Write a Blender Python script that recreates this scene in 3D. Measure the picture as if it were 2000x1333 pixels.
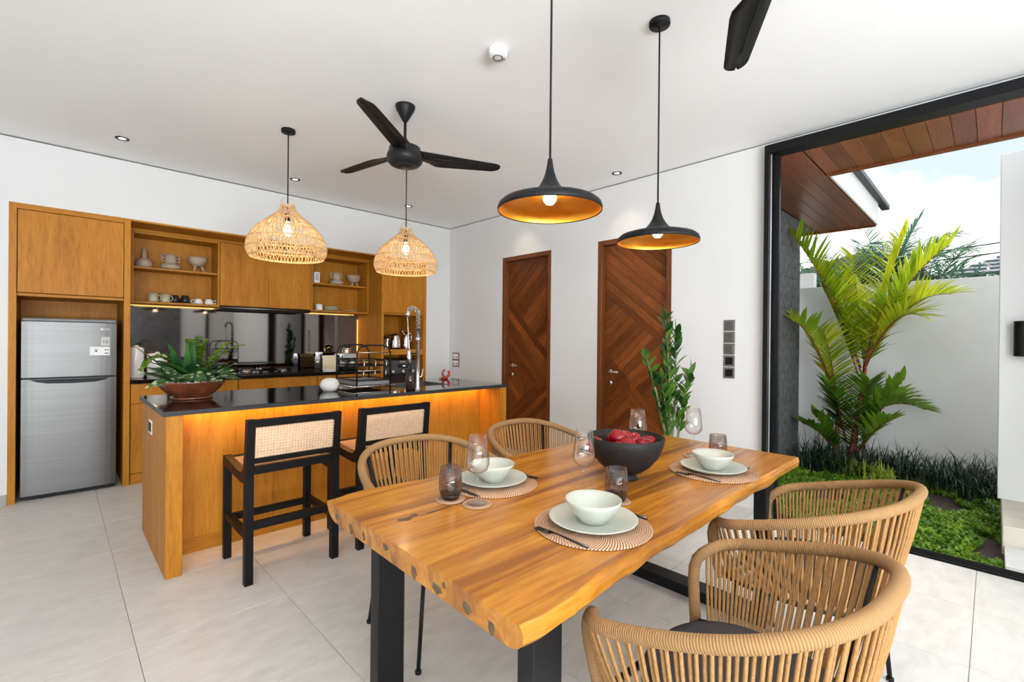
import bpy, bmesh, math, random
from math import pi, sin, cos, radians as rad
from mathutils import Vector, Matrix

for o in list(bpy.data.objects):
    bpy.data.objects.remove(o)
S = bpy.context.scene
COL = S.collection
random.seed(7)

# ------------------------------------------------------------------ camera
F_PX, YAW, PITCH, ROLL, CAM_H = 915.65, 0.79879809, -0.00199085, 0.00918121, 1.35
_f = Vector((cos(PITCH)*cos(YAW), cos(PITCH)*sin(YAW), sin(PITCH)))
_r = Vector((sin(YAW), -cos(YAW), 0))
_u = _r.cross(_f)
_r2 = cos(ROLL)*_r + sin(ROLL)*_u
_u2 = -sin(ROLL)*_r + cos(ROLL)*_u
cam = bpy.data.cameras.new('camera')
cam.sensor_fit = 'HORIZONTAL'
cam.sensor_width = 36.0
cam.lens = F_PX/2000*36
cam.clip_start = 0.02
cam.clip_end = 300
camo = bpy.data.objects.new('camera', cam)
COL.objects.link(camo)
M = Matrix.Identity(4)
for i in range(3):
    M[i][0], M[i][1], M[i][2] = _r2[i], _u2[i], -_f[i]
M.translation = (0, 0, CAM_H)
camo.matrix_world = M
S.camera = camo

# ------------------------------------------------------------------ sky, sun, added fill light
w = bpy.data.worlds.new('sky')
S.world = w
w.use_nodes = True
nt = w.node_tree
nt.nodes.clear()
_o = nt.nodes.new('ShaderNodeOutputWorld')
_b = nt.nodes.new('ShaderNodeBackground')
_tc = nt.nodes.new('ShaderNodeTexCoord')
_mp = nt.nodes.new('ShaderNodeMapping')
_mp.inputs['Scale'].default_value = (1.0, 1.0, 2.6)
_n = nt.nodes.new('ShaderNodeTexNoise')
_n.inputs['Scale'].default_value = 2.2
_n.inputs['Detail'].default_value = 7
_n.inputs['Roughness'].default_value = 0.55
_rp = nt.nodes.new('ShaderNodeValToRGB')
_rp.color_ramp.elements[0].position = 0.40
_rp.color_ramp.elements[0].color = (0.33, 0.385, 0.435, 1)
_rp.color_ramp.elements[1].position = 0.62
_rp.color_ramp.elements[1].color = (1.0, 1.0, 1.0, 1)
nt.links.new(_tc.outputs['Generated'], _mp.inputs['Vector'])
nt.links.new(_mp.outputs['Vector'], _n.inputs['Vector'])
nt.links.new(_n.outputs['Fac'], _rp.inputs['Fac'])
nt.links.new(_rp.outputs['Color'], _b.inputs['Color'])
_b.inputs['Strength'].default_value = 2.4
nt.links.new(_b.outputs['Background'], _o.inputs['Surface'])

def light(name, kind, loc, energy, color=(1, 1, 1), rot=None, **kw):
    l = bpy.data.lights.new(name, kind)
    l.energy = energy
    l.color = color
    for k, v in kw.items():
        setattr(l, k, v)
    o = bpy.data.objects.new(name, l)
    o.location = loc
    if rot:
        o.rotation_euler = rot
    COL.objects.link(o)
    return o
# sun through thin cloud
_sd = Vector((-0.62, 0.10, -0.78)).to_track_quat('-Z', 'Y').to_euler()
light('sun', 'SUN', (9, -2, 9), 3.0, (1, 0.97, 0.92), tuple(_sd), angle=rad(28))
# added fill light behind the camera, tilted up to brighten ceiling and room
light('rear_fill_light', 'AREA', (-0.9, -4.40, 0.95), 920, (0.90, 0.955, 1.0), (rad(164), 0, 0),
      shape='RECTANGLE', size=4.2, size_y=1.8)

S.view_settings.view_transform = 'Standard'
S.view_settings.look = 'None'
S.view_settings.gamma = 1
S.view_settings.use_curve_mapping = False
S.view_settings.exposure = 0.06
S.cycles.max_bounces = 7
S.cycles.diffuse_bounces = 4
S.cycles.glossy_bounces = 4
S.cycles.transmission_bounces = 4
S.cycles.transparent_max_bounces = 14
S.cycles.use_adaptive_sampling = True
S.cycles.adaptive_threshold = 0.04
S.cycles.use_denoising = True

# ------------------------------------------------------------------ mesh helpers
class MB:
    def __init__(self):
        self.v, self.f, self.s = [], [], []

    def add(self, vs, fs, smooth=False, mtx=None):
        n = len(self.v)
        if mtx is not None:
            vs = [mtx @ Vector(p) for p in vs]
        self.v += [tuple(p) for p in vs]
        self.f += [tuple(n+i for i in f) for f in fs]
        self.s += [smooth]*len(fs)
        return self

    def box(self, x0, y0, z0, x1, y1, z1, b=0.0, mtx=None):
        if x0 > x1: x0, x1 = x1, x0
        if y0 > y1: y0, y1 = y1, y0
        if z0 > z1: z0, z1 = z1, z0
        if b <= 0:
            vs = [(x, y, z) for z in (z0, z1) for y in (y0, y1) for x in (x0, x1)]
            fs = [(0, 2, 3, 1), (4, 5, 7, 6), (0, 1, 5, 4), (2, 6, 7, 3), (0, 4, 6, 2), (1, 3, 7, 5)]
            return self.add(vs, fs, False, mtx)
        b = min(b, (x1-x0)*.45, (y1-y0)*.45, (z1-z0)*.45)
        c = ((x0+x1)/2, (y0+y1)/2, (z0+z1)/2)
        h = ((x1-x0)/2, (y1-y0)/2, (z1-z0)/2)
        vs, idx = [], {}
        for sx in (-1, 1):
            for sy in (-1, 1):
                for sz in (-1, 1):
                    s = (sx, sy, sz)
                    for a in range(3):
                        p = [c[i]+s[i]*(h[i]-(0 if i == a else b)) for i in range(3)]
                        idx[(s, a)] = len(vs)
                        vs.append(p)
        fs = []
        for a in range(3):
            o1, o2 = (a+1) % 3, (a+2) % 3
            for sg in (-1, 1):
                q = []
                for u, v in ((-1, -1), (1, -1), (1, 1), (-1, 1)):
                    s = [0, 0, 0]; s[a] = sg; s[o1] = u; s[o2] = v
                    q.append(idx[(tuple(s), a)])
                fs.append(tuple(q if sg > 0 else q[::-1]))
        for a in range(3):
            o1, o2 = (a+1) % 3, (a+2) % 3
            for u in (-1, 1):
                for v in (-1, 1):
                    s0 = [0, 0, 0]; s0[o1] = u; s0[o2] = v
                    sa = list(s0); sa[a] = -1
                    sb = list(s0); sb[a] = 1
                    q = [idx[(tuple(sa), o1)], idx[(tuple(sb), o1)], idx[(tuple(sb), o2)], idx[(tuple(sa), o2)]]
                    fs.append(tuple(q if u*v > 0 else q[::-1]))
        for sx in (-1, 1):
            for sy in (-1, 1):
                for sz in (-1, 1):
                    s = (sx, sy, sz)
                    q = (idx[(s, 0)], idx[(s, 1)], idx[(s, 2)])
                    fs.append(q if sx*sy*sz > 0 else q[::-1])
        return self.add(vs, fs, False, mtx)

    def tube(self, pts, r, seg=8, cap=True, closed=False, smooth=True, flat=1.0, mtx=None):
        P = [Vector(p) for p in pts]
        n = len(P)
        rs = list(r) if isinstance(r, (list, tuple)) else [r]*n
        tang = []
        for i in range(n):
            a = P[i-1] if (i > 0 or closed) else P[0]
            b = P[(i+1) % n] if (i < n-1 or closed) else P[-1]
            t = (b-a)
            tang.append(t.normalized() if t.length > 1e-9 else Vector((0, 0, 1)))
        up = Vector((0, 0, 1)) if abs(tang[0].z) < .9 else Vector((1, 0, 0))
        nrm = (up - tang[0]*up.dot(tang[0])).normalized()
        vs, fs = [], []
        for i in range(n):
            nrm = nrm - tang[i]*nrm.dot(tang[i])
            nrm = nrm.normalized() if nrm.length > 1e-6 else tang[i].orthogonal().normalized()
            bn = tang[i].cross(nrm)
            for k in range(seg):
                a = 2*pi*k/seg
                vs.append(P[i]+(nrm*cos(a)+bn*(sin(a)*flat))*rs[i])
        m = n if closed else n-1
        for i in range(m):
            for k in range(seg):
                a, b = i*seg+k, i*seg+(k+1) % seg
                c, d = ((i+1) % n)*seg+(k+1) % seg, ((i+1) % n)*seg+k
                fs.append((a, b, c, d))
        if cap and not closed:
            fs.append(tuple(range(seg-1, -1, -1)))
            fs.append(tuple((n-1)*seg+k for k in range(seg)))
        return self.add(vs, fs, smooth, mtx)

    def lathe(self, prof, seg=32, c=(0, 0), smooth=True, mtx=None, sx=1.0, sy=1.0, closed=False):
        vs, fs, rows = [], [], []
        for r, z in prof:
            if r < 1e-6:
                rows.append([len(vs)])
                vs.append((c[0], c[1], z))
            else:
                rows.append(list(range(len(vs), len(vs)+seg)))
                for k in range(seg):
                    a = 2*pi*k/seg
                    vs.append((c[0]+sx*r*cos(a), c[1]+sy*r*sin(a), z))
        prs = list(zip(rows[:-1], rows[1:]))
        if closed:
            prs.append((rows[-1], rows[0]))
        for A, B in prs:
            for k in range(seg):
                k2 = (k+1) % seg
                if len(A) == 1 and len(B) == 1: continue
                if len(A) == 1: fs.append((A[0], B[k2], B[k]))
                elif len(B) == 1: fs.append((A[k], A[k2], B[0]))
                else: fs.append((A[k], A[k2], B[k2], B[k]))
        return self.add(vs, fs, smooth, mtx)

    def prism(self, poly, axis, a0, a1, mtx=None):
        """extrude a 2-D polygon along axis (0,1,2) from a0 to a1"""
        o = {0: lambda p, a: (a, p[0], p[1]), 1: lambda p, a: (p[0], a, p[1]), 2: lambda p, a: (p[0], p[1], a)}[axis]
        n = len(poly)
        vs = [o(p, a0) for p in poly]+[o(p, a1) for p in poly]
        fs = [tuple(range(n-1, -1, -1)), tuple(range(n, 2*n))]
        fs += [(i, (i+1) % n, n+(i+1) % n, n+i) for i in range(n)]
        return self.add(vs, fs, False, mtx)

    def leaf(self, L, W, mtx=None, curve=0.2, fold=0.15, n=6, tip=1.0, base=0.15, smooth=True):
        """a leaf along +Y, width in X, arching down in Z"""
        vs, fs = [], []
        for i in range(n+1):
            t = i/n
            wd = W*0.5*(sin(pi*min(1, (t*(1-base)+base))**tip)) if i < n else 0.0
            wd = max(wd, 0.0005)
            z = -curve*L*t*t
            y = L*t*(1-0.25*curve*t)
            vs += [(-wd, y, z+fold*wd), (0, y, z), (wd, y, z+fold*wd)]
        for i in range(n):
            for k in range(2):
                a = i*3+k
                fs.append((a, a+1, a+4, a+3))
        return self.add(vs, fs, smooth, mtx)

    def mesh(self, name, mat, fix=True):
        me = bpy.data.meshes.new(name)
        me.from_pydata(self.v, [], self.f)
        me.polygons.foreach_set('use_smooth', self.s)
        if fix:
            bm = bmesh.new()
            bm.from_mesh(me)
            bmesh.ops.recalc_face_normals(bm, faces=bm.faces)
            bm.to_mesh(me)
            bm.free()
        if mat: me.materials.append(mat)
        return me

    def build(self, name, mat, parent=None, loc=None, rot=None, fix=True):
        o = bpy.data.objects.new(name, self.mesh(name, mat, fix))
        COL.objects.link(o)
        if parent: o.parent = parent
        if loc: o.location = loc
        if rot: o.rotation_euler = rot
        return o


def tag(o, label=None, cat=None, group=None, kind=None):
    if label: o['label'] = label
    if cat: o['category'] = cat
    if group: o['group'] = group
    if kind: o['kind'] = kind
    return o

def T(name, label, cat, loc=(0, 0, 0), rz=0.0, group=None, kind=None):
    o = bpy.data.objects.new(name, None)
    o.empty_display_size = 0.05
    COL.objects.link(o)
    o.location = loc
    o.rotation_euler = (0, 0, rz)
    return tag(o, label, cat, group, kind)

def B(name, mat, parent, *args, b=0.0, **kw):
    return MB().box(*args, b=b).build(name, mat, parent, **kw)

def inst(me, name, parent=None, loc=None, rot=None, scale=None):
    o = bpy.data.objects.new(name, me)
    COL.objects.link(o)
    if parent: o.parent = parent
    if loc is not None: o.location = loc
    if rot is not None: o.rotation_euler = rot
    if scale is not None: o.scale = scale
    return o

def copy_tree(o, parent=None):
    c = o.copy()
    COL.objects.link(c)
    c.parent = parent
    for ch in list(o.children):
        copy_tree(ch, c)
    return c

def aim(p, d, roll=0.0):
    """matrix: local +Y along d, placed at p"""
    d = Vector(d).normalized()
    q = d.to_track_quat('Y', 'Z')
    return Matrix.Translation(Vector(p)) @ q.to_matrix().to_4x4() @ Matrix.Rotation(roll, 4, 'Y')

def arc(p0, p1, sag, n=12, up=(0, 0, 1)):
    p0, p1, up = Vector(p0), Vector(p1), Vector(up)
    return [p0.lerp(p1, i/n)+up*(sag*4*(i/n)*(1-i/n)) for i in range(n+1)]

# ------------------------------------------------------------------ materials
MATS = {}
def nodes(name):
    m = bpy.data.materials.new(name)
    m.use_nodes = True
    MATS[name] = m
    return m, m.node_tree, m.node_tree.nodes['Principled BSDF']

def mat(name, col, rough=0.5, metal=0.0, spec=None, coat=0.0, bump=0.0, bscale=60.0, var=0.0, vscale=8.0, emit=None, estr=0.0, vstretch=(1, 1, 1)):
    m, t, p = nodes(name)
    p.inputs['Base Color'].default_value = (*col, 1)
    p.inputs['Roughness'].default_value = rough
    p.inputs['Metallic'].default_value = metal
    if spec is not None: p.inputs['Specular IOR Level'].default_value = spec
    if coat: p.inputs['Coat Weight'].default_value = coat; p.inputs['Coat Roughness'].default_value = 0.08
    if emit:
        p.inputs['Emission Color'].default_value = (*emit, 1)
        p.inputs['Emission Strength'].default_value = estr
    if bump or var:
        tc = t.nodes.new('ShaderNodeTexCoord')
        mp = t.nodes.new('ShaderNodeMapping')
        mp.inputs['Scale'].default_value = vstretch
        t.links.new(tc.outputs['Object'], mp.inputs['Vector'])
    if var:
        n = t.nodes.new('ShaderNodeTexNoise')
        n.inputs['Scale'].default_value = vscale
        n.inputs['Detail'].default_value = 5
        t.links.new(mp.outputs['Vector'], n.inputs['Vector'])
        r = t.nodes.new('ShaderNodeValToRGB')
        r.color_ramp.elements[0].position = 0.3
        r.color_ramp.elements[1].position = 0.7
        r.color_ramp.elements[0].color = (*[c*(1-var) for c in col], 1)
        r.color_ramp.elements[1].color = (*[min(1, c*(1+var)) for c in col], 1)
        t.links.new(n.outputs['Fac'], r.inputs['Fac'])
        t.links.new(r.outputs['Color'], p.inputs['Base Color'])
    if bump:
        n = t.nodes.new('ShaderNodeTexNoise')
        n.inputs['Scale'].default_value = bscale
        n.inputs['Detail'].default_value = 4
        t.links.new(mp.outputs['Vector'], n.inputs['Vector'])
        b = t.nodes.new('ShaderNodeBump')
        b.inputs['Strength'].default_value = bump
        b.inputs['Distance'].default_value = 0.01
        t.links.new(n.outputs['Fac'], b.inputs['Height'])
        t.links.new(b.outputs['Normal'], p.inputs['Normal'])
    return m

def wood(name, dark, light_, grain='Z', rough=0.45, scale=1.0, rand=0.0, spec=0.4, streak=None, coat=0.0):
    m, t, p = nodes(name)
    p.inputs['Roughness'].default_value = rough
    p.inputs['Specular IOR Level'].default_value = spec
    if coat: p.inputs['Coat Weight'].default_value = coat; p.inputs['Coat Roughness'].default_value = 0.12
    tc = t.nodes.new('ShaderNodeTexCoord')
    mp = t.nodes.new('ShaderNodeMapping')
    a = {'X': (0.12, 1, 1), 'Y': (1, 0.12, 1), 'Z': (1, 1, 0.12)}[grain]
    mp.inputs['Scale'].default_value = tuple(v*scale for v in a)
    src = tc.outputs['Object']
    oi = t.nodes.new('ShaderNodeObjectInfo')
    if rand:
        ad = t.nodes.new('ShaderNodeVectorMath'); ad.operation = 'ADD'
        ml = t.nodes.new('ShaderNodeMath'); ml.operation = 'MULTIPLY'; ml.inputs[1].default_value = 37.0
        t.links.new(oi.outputs['Random'], ml.inputs[0])
        t.links.new(src, ad.inputs[0]); t.links.new(ml.outputs[0], ad.inputs[1])
        src = ad.outputs[0]
    t.links.new(src, mp.inputs['Vector'])
    n1 = t.nodes.new('ShaderNodeTexNoise')
    n1.inputs['Scale'].default_value = 9; n1.inputs['Detail'].default_value = 6
    n1.inputs['Roughness'].default_value = 0.62; n1.inputs['Distortion'].default_value = 0.6
    n2 = t.nodes.new('ShaderNodeTexNoise')
    n2.inputs['Scale'].default_value = 85; n2.inputs['Detail'].default_value = 3
    t.links.new(mp.outputs['Vector'], n1.inputs['Vector'])
    t.links.new(mp.outputs['Vector'], n2.inputs['Vector'])
    mx = t.nodes.new('ShaderNodeMix'); mx.inputs[0].default_value = 0.42
    t.links.new(n1.outputs['Fac'], mx.inputs[2]); t.links.new(n2.outputs['Fac'], mx.inputs[3])
    r = t.nodes.new('ShaderNodeValToRGB')
    r.color_ramp.elements[0].position = 0.34; r.color_ramp.elements[0].color = (*dark, 1)
    r.color_ramp.elements[1].position = 0.66; r.color_ramp.elements[1].color = (*light_, 1)
    t.links.new(mx.outputs[0], r.inputs['Fac'])
    out = r.outputs['Color']
    if streak:
        n3 = t.nodes.new('ShaderNodeTexNoise')
        n3.inputs['Scale'].default_value = 6.0; n3.inputs['Detail'].default_value = 5; n3.inputs['Distortion'].default_value = 0.8
        m3 = t.nodes.new('ShaderNodeMapping')
        m3.inputs['Scale'].default_value = tuple(v*scale for v in {'X': (0.11, 2.6, 1), 'Y': (1.6, .1, 1), 'Z': (1, 1, .1)}[grain])
        m3.inputs['Location'].default_value = (3.1, 1.7, 0.4)
        t.links.new(src, m3.inputs['Vector']); t.links.new(m3.outputs['Vector'], n3.inputs['Vector'])
        r3 = t.nodes.new('ShaderNodeValToRGB')
        r3.color_ramp.elements[0].position = 0.50; r3.color_ramp.elements[0].color = (0, 0, 0, 1)
        r3.color_ramp.elements[1].position = 0.66; r3.color_ramp.elements[1].color = (1, 1, 1, 1)
        t.links.new(n3.outputs['Fac'], r3.inputs['Fac'])
        x3 = t.nodes.new('ShaderNodeMix'); x3.data_type = 'RGBA'
        t.links.new(r3.outputs['Color'], x3.inputs[0]); t.links.new(out, x3.inputs[6])
        x3.inputs[7].default_value = (*streak, 1)
        out = x3.outputs[2]
    if rand:
        hs = t.nodes.new('ShaderNodeHueSaturation')
        mr = t.nodes.new('ShaderNodeMapRange')
        mr.inputs['To Min'].default_value = 1-rand; mr.inputs['To Max'].default_value = 1+rand
        t.links.new(oi.outputs['Random'], mr.inputs['Value']); t.links.new(mr.outputs['Result'], hs.inputs['Value'])
        t.links.new(out, hs.inputs['Color']); out = hs.outputs['Color']
    t.links.new(out, p.inputs['Base Color'])
    b = t.nodes.new('ShaderNodeBump'); b.inputs['Strength'].default_value = 0.12; b.inputs['Distance'].default_value = 0.002
    t.links.new(n2.outputs['Fac'], b.inputs['Height']); t.links.new(b.outputs['Normal'], p.inputs['Normal'])
    return m

def thin_glass(name, tint=(0.97, 0.97, 0.97), gloss=1.0):
    m, t, p = nodes(name)
    t.nodes.remove(p)
    o = t.nodes['Material Output']
    tr = t.nodes.new('ShaderNodeBsdfTransparent'); tr.inputs['Color'].default_value = (*tint, 1)
    gl = t.nodes.new('ShaderNodeBsdfGlossy'); gl.inputs['Roughness'].default_value = 0.02
    lw0 = t.nodes.new('ShaderNodeLayerWeight'); lw0.inputs['Blend'].default_value = 0.5
    lw = t.nodes.new('ShaderNodeMath'); lw.operation = 'POWER'; lw.inputs[1].default_value = 2.4
    t.links.new(lw0.outputs['Facing'], lw.inputs[0])
    ml = t.nodes.new('ShaderNodeMath'); ml.operation = 'MULTIPLY_ADD'; ml.inputs[1].default_value = 0.55*gloss; ml.inputs[2].default_value = 0.045*gloss
    ml.use_clamp = True
    mx = t.nodes.new('ShaderNodeMixShader')
    t.links.new(lw.outputs[0], ml.inputs[0]); t.links.new(ml.outputs[0], mx.inputs[0])
    t.links.new(tr.outputs[0], mx.inputs[1]); t.links.new(gl.outputs[0], mx.inputs[2])
    t.links.new(mx.outputs[0], o.inputs['Surface'])
    return m

def foliage(name, c1, c2, trans=0.35, rough=0.4, scale=14, stripes=None):
    m, t, p = nodes(name)
    o = t.nodes['Material Output']
    p.inputs['Roughness'].default_value = rough
    oi = t.nodes.new('ShaderNodeObjectInfo')
    tc = t.nodes.new('ShaderNodeTexCoord')
    n = t.nodes.new('ShaderNodeTexNoise'); n.inputs['Scale'].default_value = scale; n.inputs['Detail'].default_value = 3
    t.links.new(tc.outputs['Object'], n.inputs['Vector'])
    ad = t.nodes.new('ShaderNodeMath'); ad.operation = 'MULTIPLY_ADD'; ad.inputs[1].default_value = 0.45; ad.inputs[2].default_value = -0.22
    t.links.new(oi.outputs['Random'], ad.inputs[0])
    a2 = t.nodes.new('ShaderNodeMath'); a2.operation = 'ADD'
    t.links.new(ad.outputs[0], a2.inputs[0]); t.links.new(n.outputs['Fac'], a2.inputs[1])
    r = t.nodes.new('ShaderNodeValToRGB')
    r.color_ramp.elements[0].position = 0.32; r.color_ramp.elements[0].color = (*c1, 1)
    r.color_ramp.elements[1].position = 0.68; r.color_ramp.elements[1].color = (*c2, 1)
    t.links.new(a2.outputs[0], r.inputs['Fac'])
    out = r.outputs['Color']
    if stripes:
        v = t.nodes.new('ShaderNodeTexVoronoi'); v.inputs['Scale'].default_value = stripes[1]
        t.links.new(tc.outputs['Object'], v.inputs['Vector'])
        rr = t.nodes.new('ShaderNodeValToRGB')
        rr.color_ramp.elements[0].position = 0.30; rr.color_ramp.elements[0].color = (1, 1, 1, 1)
        rr.color_ramp.elements[1].position = 0.42; rr.color_ramp.elements[1].color = (0, 0, 0, 1)
        t.links.new(v.outputs['Distance'], rr.inputs['Fac'])
        x = t.nodes.new('ShaderNodeMix'); x.data_type = 'RGBA'
        t.links.new(rr.outputs['Color'], x.inputs[0]); t.links.new(out, x.inputs[6])
        x.inputs[7].default_value = (*stripes[0], 1)
        out = x.outputs[2]
    t.links.new(out, p.inputs['Base Color'])
    if trans:
        tl = t.nodes.new('ShaderNodeBsdfTranslucent')
        t.links.new(out, tl.inputs['Color'])
        mx = t.nodes.new('ShaderNodeMixShader'); mx.inputs[0].default_value = trans
        t.links.new(p.outputs[0], mx.inputs[1]); t.links.new(tl.outputs[0], mx.inputs[2])
        t.links.new(mx.outputs[0], o.inputs['Surface'])
    return m

def emit(name, col, st):
    m, t, p = nodes(name)
    t.nodes.remove(p)
    e = t.nodes.new('ShaderNodeEmission')
    e.inputs['Color'].default_value = (*col, 1); e.inputs['Strength'].default_value = st
    t.links.new(e.outputs[0], t.nodes['Material Output'].inputs['Surface'])
    return m

OAKD, OAKL = (0.34, 0.125, 0.010), (0.54, 0.225, 0.024)
m_oak = wood('oak_veneer', OAKD, OAKL, 'Z', 0.45, 1.0, spec=0.18)
m_oakx = wood('oak_veneer_level', OAKD, OAKL, 'X', 0.45, 1.0, spec=0.18)
m_door = wood('merbau_plank', (0.085, 0.021, 0.004), (0.25, 0.070, 0.014), 'Y', 0.36, 1.0, rand=0.32, spec=0.25)
m_doorf = wood('merbau_frame', (0.11, 0.032, 0.008), (0.20, 0.062, 0.017), 'Z', 0.38, 1.0, spec=0.25)
m_soffit = wood('soffit_plank', (0.17, 0.047, 0.020), (0.34, 0.105, 0.048), 'X', 0.34, 1.0, rand=0.26, spec=0.3)
m_slab = wood('live_edge_slab', (0.32, 0.105, 0.008), (0.60, 0.255, 0.030), 'X', 0.24, 0.8, streak=(0.23, 0.075, 0.011), spec=0.25, coat=0.12)
m_wall = mat('white_plaster', (0.70, 0.698, 0.69), 0.7, bump=0.03, bscale=40)
m_ceil = mat('ceiling_white', (0.93, 0.93, 0.925), 0.8)
m_gap = mat('shadow_gap', (0.12, 0.115, 0.11), 0.8)
m_black = mat('black_metal', (0.010, 0.010, 0.011), 0.42, spec=0.2)
m_blackmat = mat('black_painted_wood', (0.008, 0.0075, 0.0075), 0.42, spec=0.16)
m_frame = mat('black_aluminium', (0.009, 0.009, 0.010), 0.4, spec=0.15)
m_silver = mat('bare_aluminium', (0.75, 0.76, 0.78), 0.25, 1.0)
m_steel = mat('brushed_steel', (0.15, 0.147, 0.145), 0.40, 1.0, bump=0.02, bscale=30, var=0.08, vscale=16, vstretch=(0.06, 1, 6))
m_chrome = mat('chrome', (0.82, 0.82, 0.82), 0.09, 1.0)
m_darkgrey = mat('dark_grey_plastic', (0.05, 0.05, 0.055), 0.5)
m_grey = mat('grey_plastic', (0.18, 0.18, 0.18), 0.45)
m_stone = mat('black_granite', (0.008, 0.008, 0.009), 0.06, spec=0.38, var=0.5, vscale=160)
m_edge = mat('granite_edge', (0.028, 0.028, 0.031), 0.4, spec=0.3, var=0.4, vscale=120)
m_splash = mat('dark_mirror_glass', (0.165, 0.15, 0.14), 0.035, 1.0)
m_white = mat('white_plastic', (0.80, 0.80, 0.79), 0.35)
m_whitecer = mat('white_ceramic', (0.80, 0.79, 0.76), 0.18, coat=0.3)
m_sage = mat('sage_stoneware', (0.47, 0.495, 0.43), 0.34, var=0.03, vscale=30)
m_beige = mat('beige_stoneware', (0.42, 0.33, 0.25), 0.62, bump=0.15, bscale=120, var=0.08)
m_olive = mat('olive_stoneware', (0.44, 0.41, 0.27), 0.35, var=0.08)
m_blackcer = mat('black_glazed_ceramic', (0.02, 0.017, 0.016), 0.12)
m_bowlblack = mat('blackened_wood_bowl', (0.014, 0.013, 0.013), 0.55, spec=0.25, bump=0.25, bscale=50, vstretch=(1, 1, 4))
m_rope = mat('tan_rope', (0.45, 0.245, 0.095), 0.85, spec=0.15, bump=0.5, bscale=420, var=0.14, vscale=90)
m_cane = mat('woven_cane', (0.74, 0.52, 0.34), 0.6, var=0.12, vscale=60)
m_rattan = mat('rattan_weave', (0.66, 0.42, 0.20), 0.6, bump=0.1, bscale=200, var=0.18, vscale=40)
m_gold = mat('gold_leaf', (0.80, 0.36, 0.045), 0.34, 1.0, var=0.10, vscale=14)
m_cushion = mat('charcoal_cushion', (0.045, 0.045, 0.048), 0.9, bump=0.3, bscale=300)
m_fruit = mat('red_fruit', (0.24, 0.001, 0.007), 0.08, spec=0.4, var=0.35, vscale=18)
m_glass = thin_glass('clear_glass', (0.975, 0.975, 0.97), 1.25)
m_smoke = thin_glass('smoked_glass', (0.78, 0.74, 0.72), 1.2)
m_smokebase = thin_glass('smoked_glass_base', (0.10, 0.075, 0.07), 1.2)
m_copper = mat('brown_glazed_pot', (0.16, 0.045, 0.02), 0.22, var=0.45, vscale=9, coat=0.4)
m_pebble = mat('white_pebbles', (0.75, 0.73, 0.70), 0.7)
m_amber = mat('brown_bottle_glass', (0.03, 0.012, 0.008), 0.06)
m_cream = mat('cream_enamel', (0.72, 0.62, 0.42), 0.25)
m_yellow = mat('yellow_ceramic', (0.55, 0.36, 0.04), 0.3)
m_red = mat('red_plastic', (0.36, 0.03, 0.025), 0.4)
m_lime = mat('limestone_white', (0.62, 0.60, 0.56), 0.8, bump=0.4, bscale=25, var=0.08)
m_garden = mat('garden_render', (0.80, 0.80, 0.80), 0.85, bump=0.06, bscale=20, var=0.04, vscale=2)
m_whiteout = mat('white_render', (0.80, 0.80, 0.79), 0.8, bump=0.04, bscale=20)
m_stepm = mat('cream_stone', (0.68, 0.64, 0.54), 0.75, var=0.1, vscale=6)
m_paver = mat('white_paver', (0.78, 0.77, 0.75), 0.75, var=0.05)
m_lava = mat('lava_stone', (0.10, 0.10, 0.105), 0.8, bump=0.9, bscale=45, var=0.55, vscale=22, vstretch=(1, 1, 0.55))
m_soil = mat('dark_soil', (0.045, 0.03, 0.022), 0.95, bump=0.6, bscale=30, var=0.4)
m_slate = mat('slate_roof', (0.055, 0.065, 0.095), 0.6, var=0.5, vscale=9, bump=0.4, bscale=14, vstretch=(1, 1, 4))
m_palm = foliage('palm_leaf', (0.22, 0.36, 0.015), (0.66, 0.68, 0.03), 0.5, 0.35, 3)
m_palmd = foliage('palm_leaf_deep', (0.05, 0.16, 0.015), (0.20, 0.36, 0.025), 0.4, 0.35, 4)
m_coco = foliage('coconut_leaf', (0.05, 0.14, 0.09), (0.16, 0.30, 0.17), 0.4, 0.4, 2)
m_lime_leaf = foliage('lime_leaf', (0.50, 0.60, 0.03), (0.62, 0.70, 0.10), 0.5, 0.4, 3)
m_mondo = foliage('mondo_blade', (0.010, 0.03, 0.014), (0.03, 0.075, 0.03), 0.15, 0.4, 6)
m_brightgrass = foliage('lime_blade', (0.12, 0.22, 0.015), (0.38, 0.48, 0.05), 0.35, 0.45, 9)
m_lawn = foliage('lawn_leaf', (0.08, 0.22, 0.012), (0.32, 0.50, 0.03), 0.35, 0.45, 9)
m_redstem = mat('red_stem', (0.22, 0.028, 0.02), 0.4, var=0.35, vscale=6)
m_zz = foliage('zz_leaf', (0.012, 0.06, 0.008), (0.09, 0.21, 0.025), 0.2, 0.25, 5)
m_zzstem = mat('zz_stem', (0.16, 0.20, 0.07), 0.5, var=0.25)
m_leafd = foliage('deep_leaf', (0.012, 0.06, 0.015), (0.06, 0.17, 0.03), 0.2, 0.3, 6)
m_leafv = foliage('variegated_leaf', (0.03, 0.09, 0.03), (0.10, 0.20, 0.06), 0.2, 0.35, 10, ((0.62, 0.68, 0.42), 26))
m_fern = foliage('fern_leaf', (0.07, 0.20, 0.01), (0.25, 0.42, 0.02), 0.35, 0.45, 8)
m_led = emit('warm_led', (1.0, 0.50, 0.12), 2.6)
m_bulb = emit('warm_bulb', (1.0, 0.82, 0.55), 14)
m_down = emit('downlight_lens', (1.0, 0.86, 0.62), 16)
m_print = mat('black_print', (0.015, 0.015, 0.015), 0.6)
m_sticker = mat('white_sticker', (0.78, 0.78, 0.77), 0.5)
m_green = mat('green_print', (0.18, 0.42, 0.05), 0.5)

# ================================================================== THE SETTING
YW, XW, ZC = 5.453, 4.05, 2.94
XL, YR = -3.2, -4.6

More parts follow.
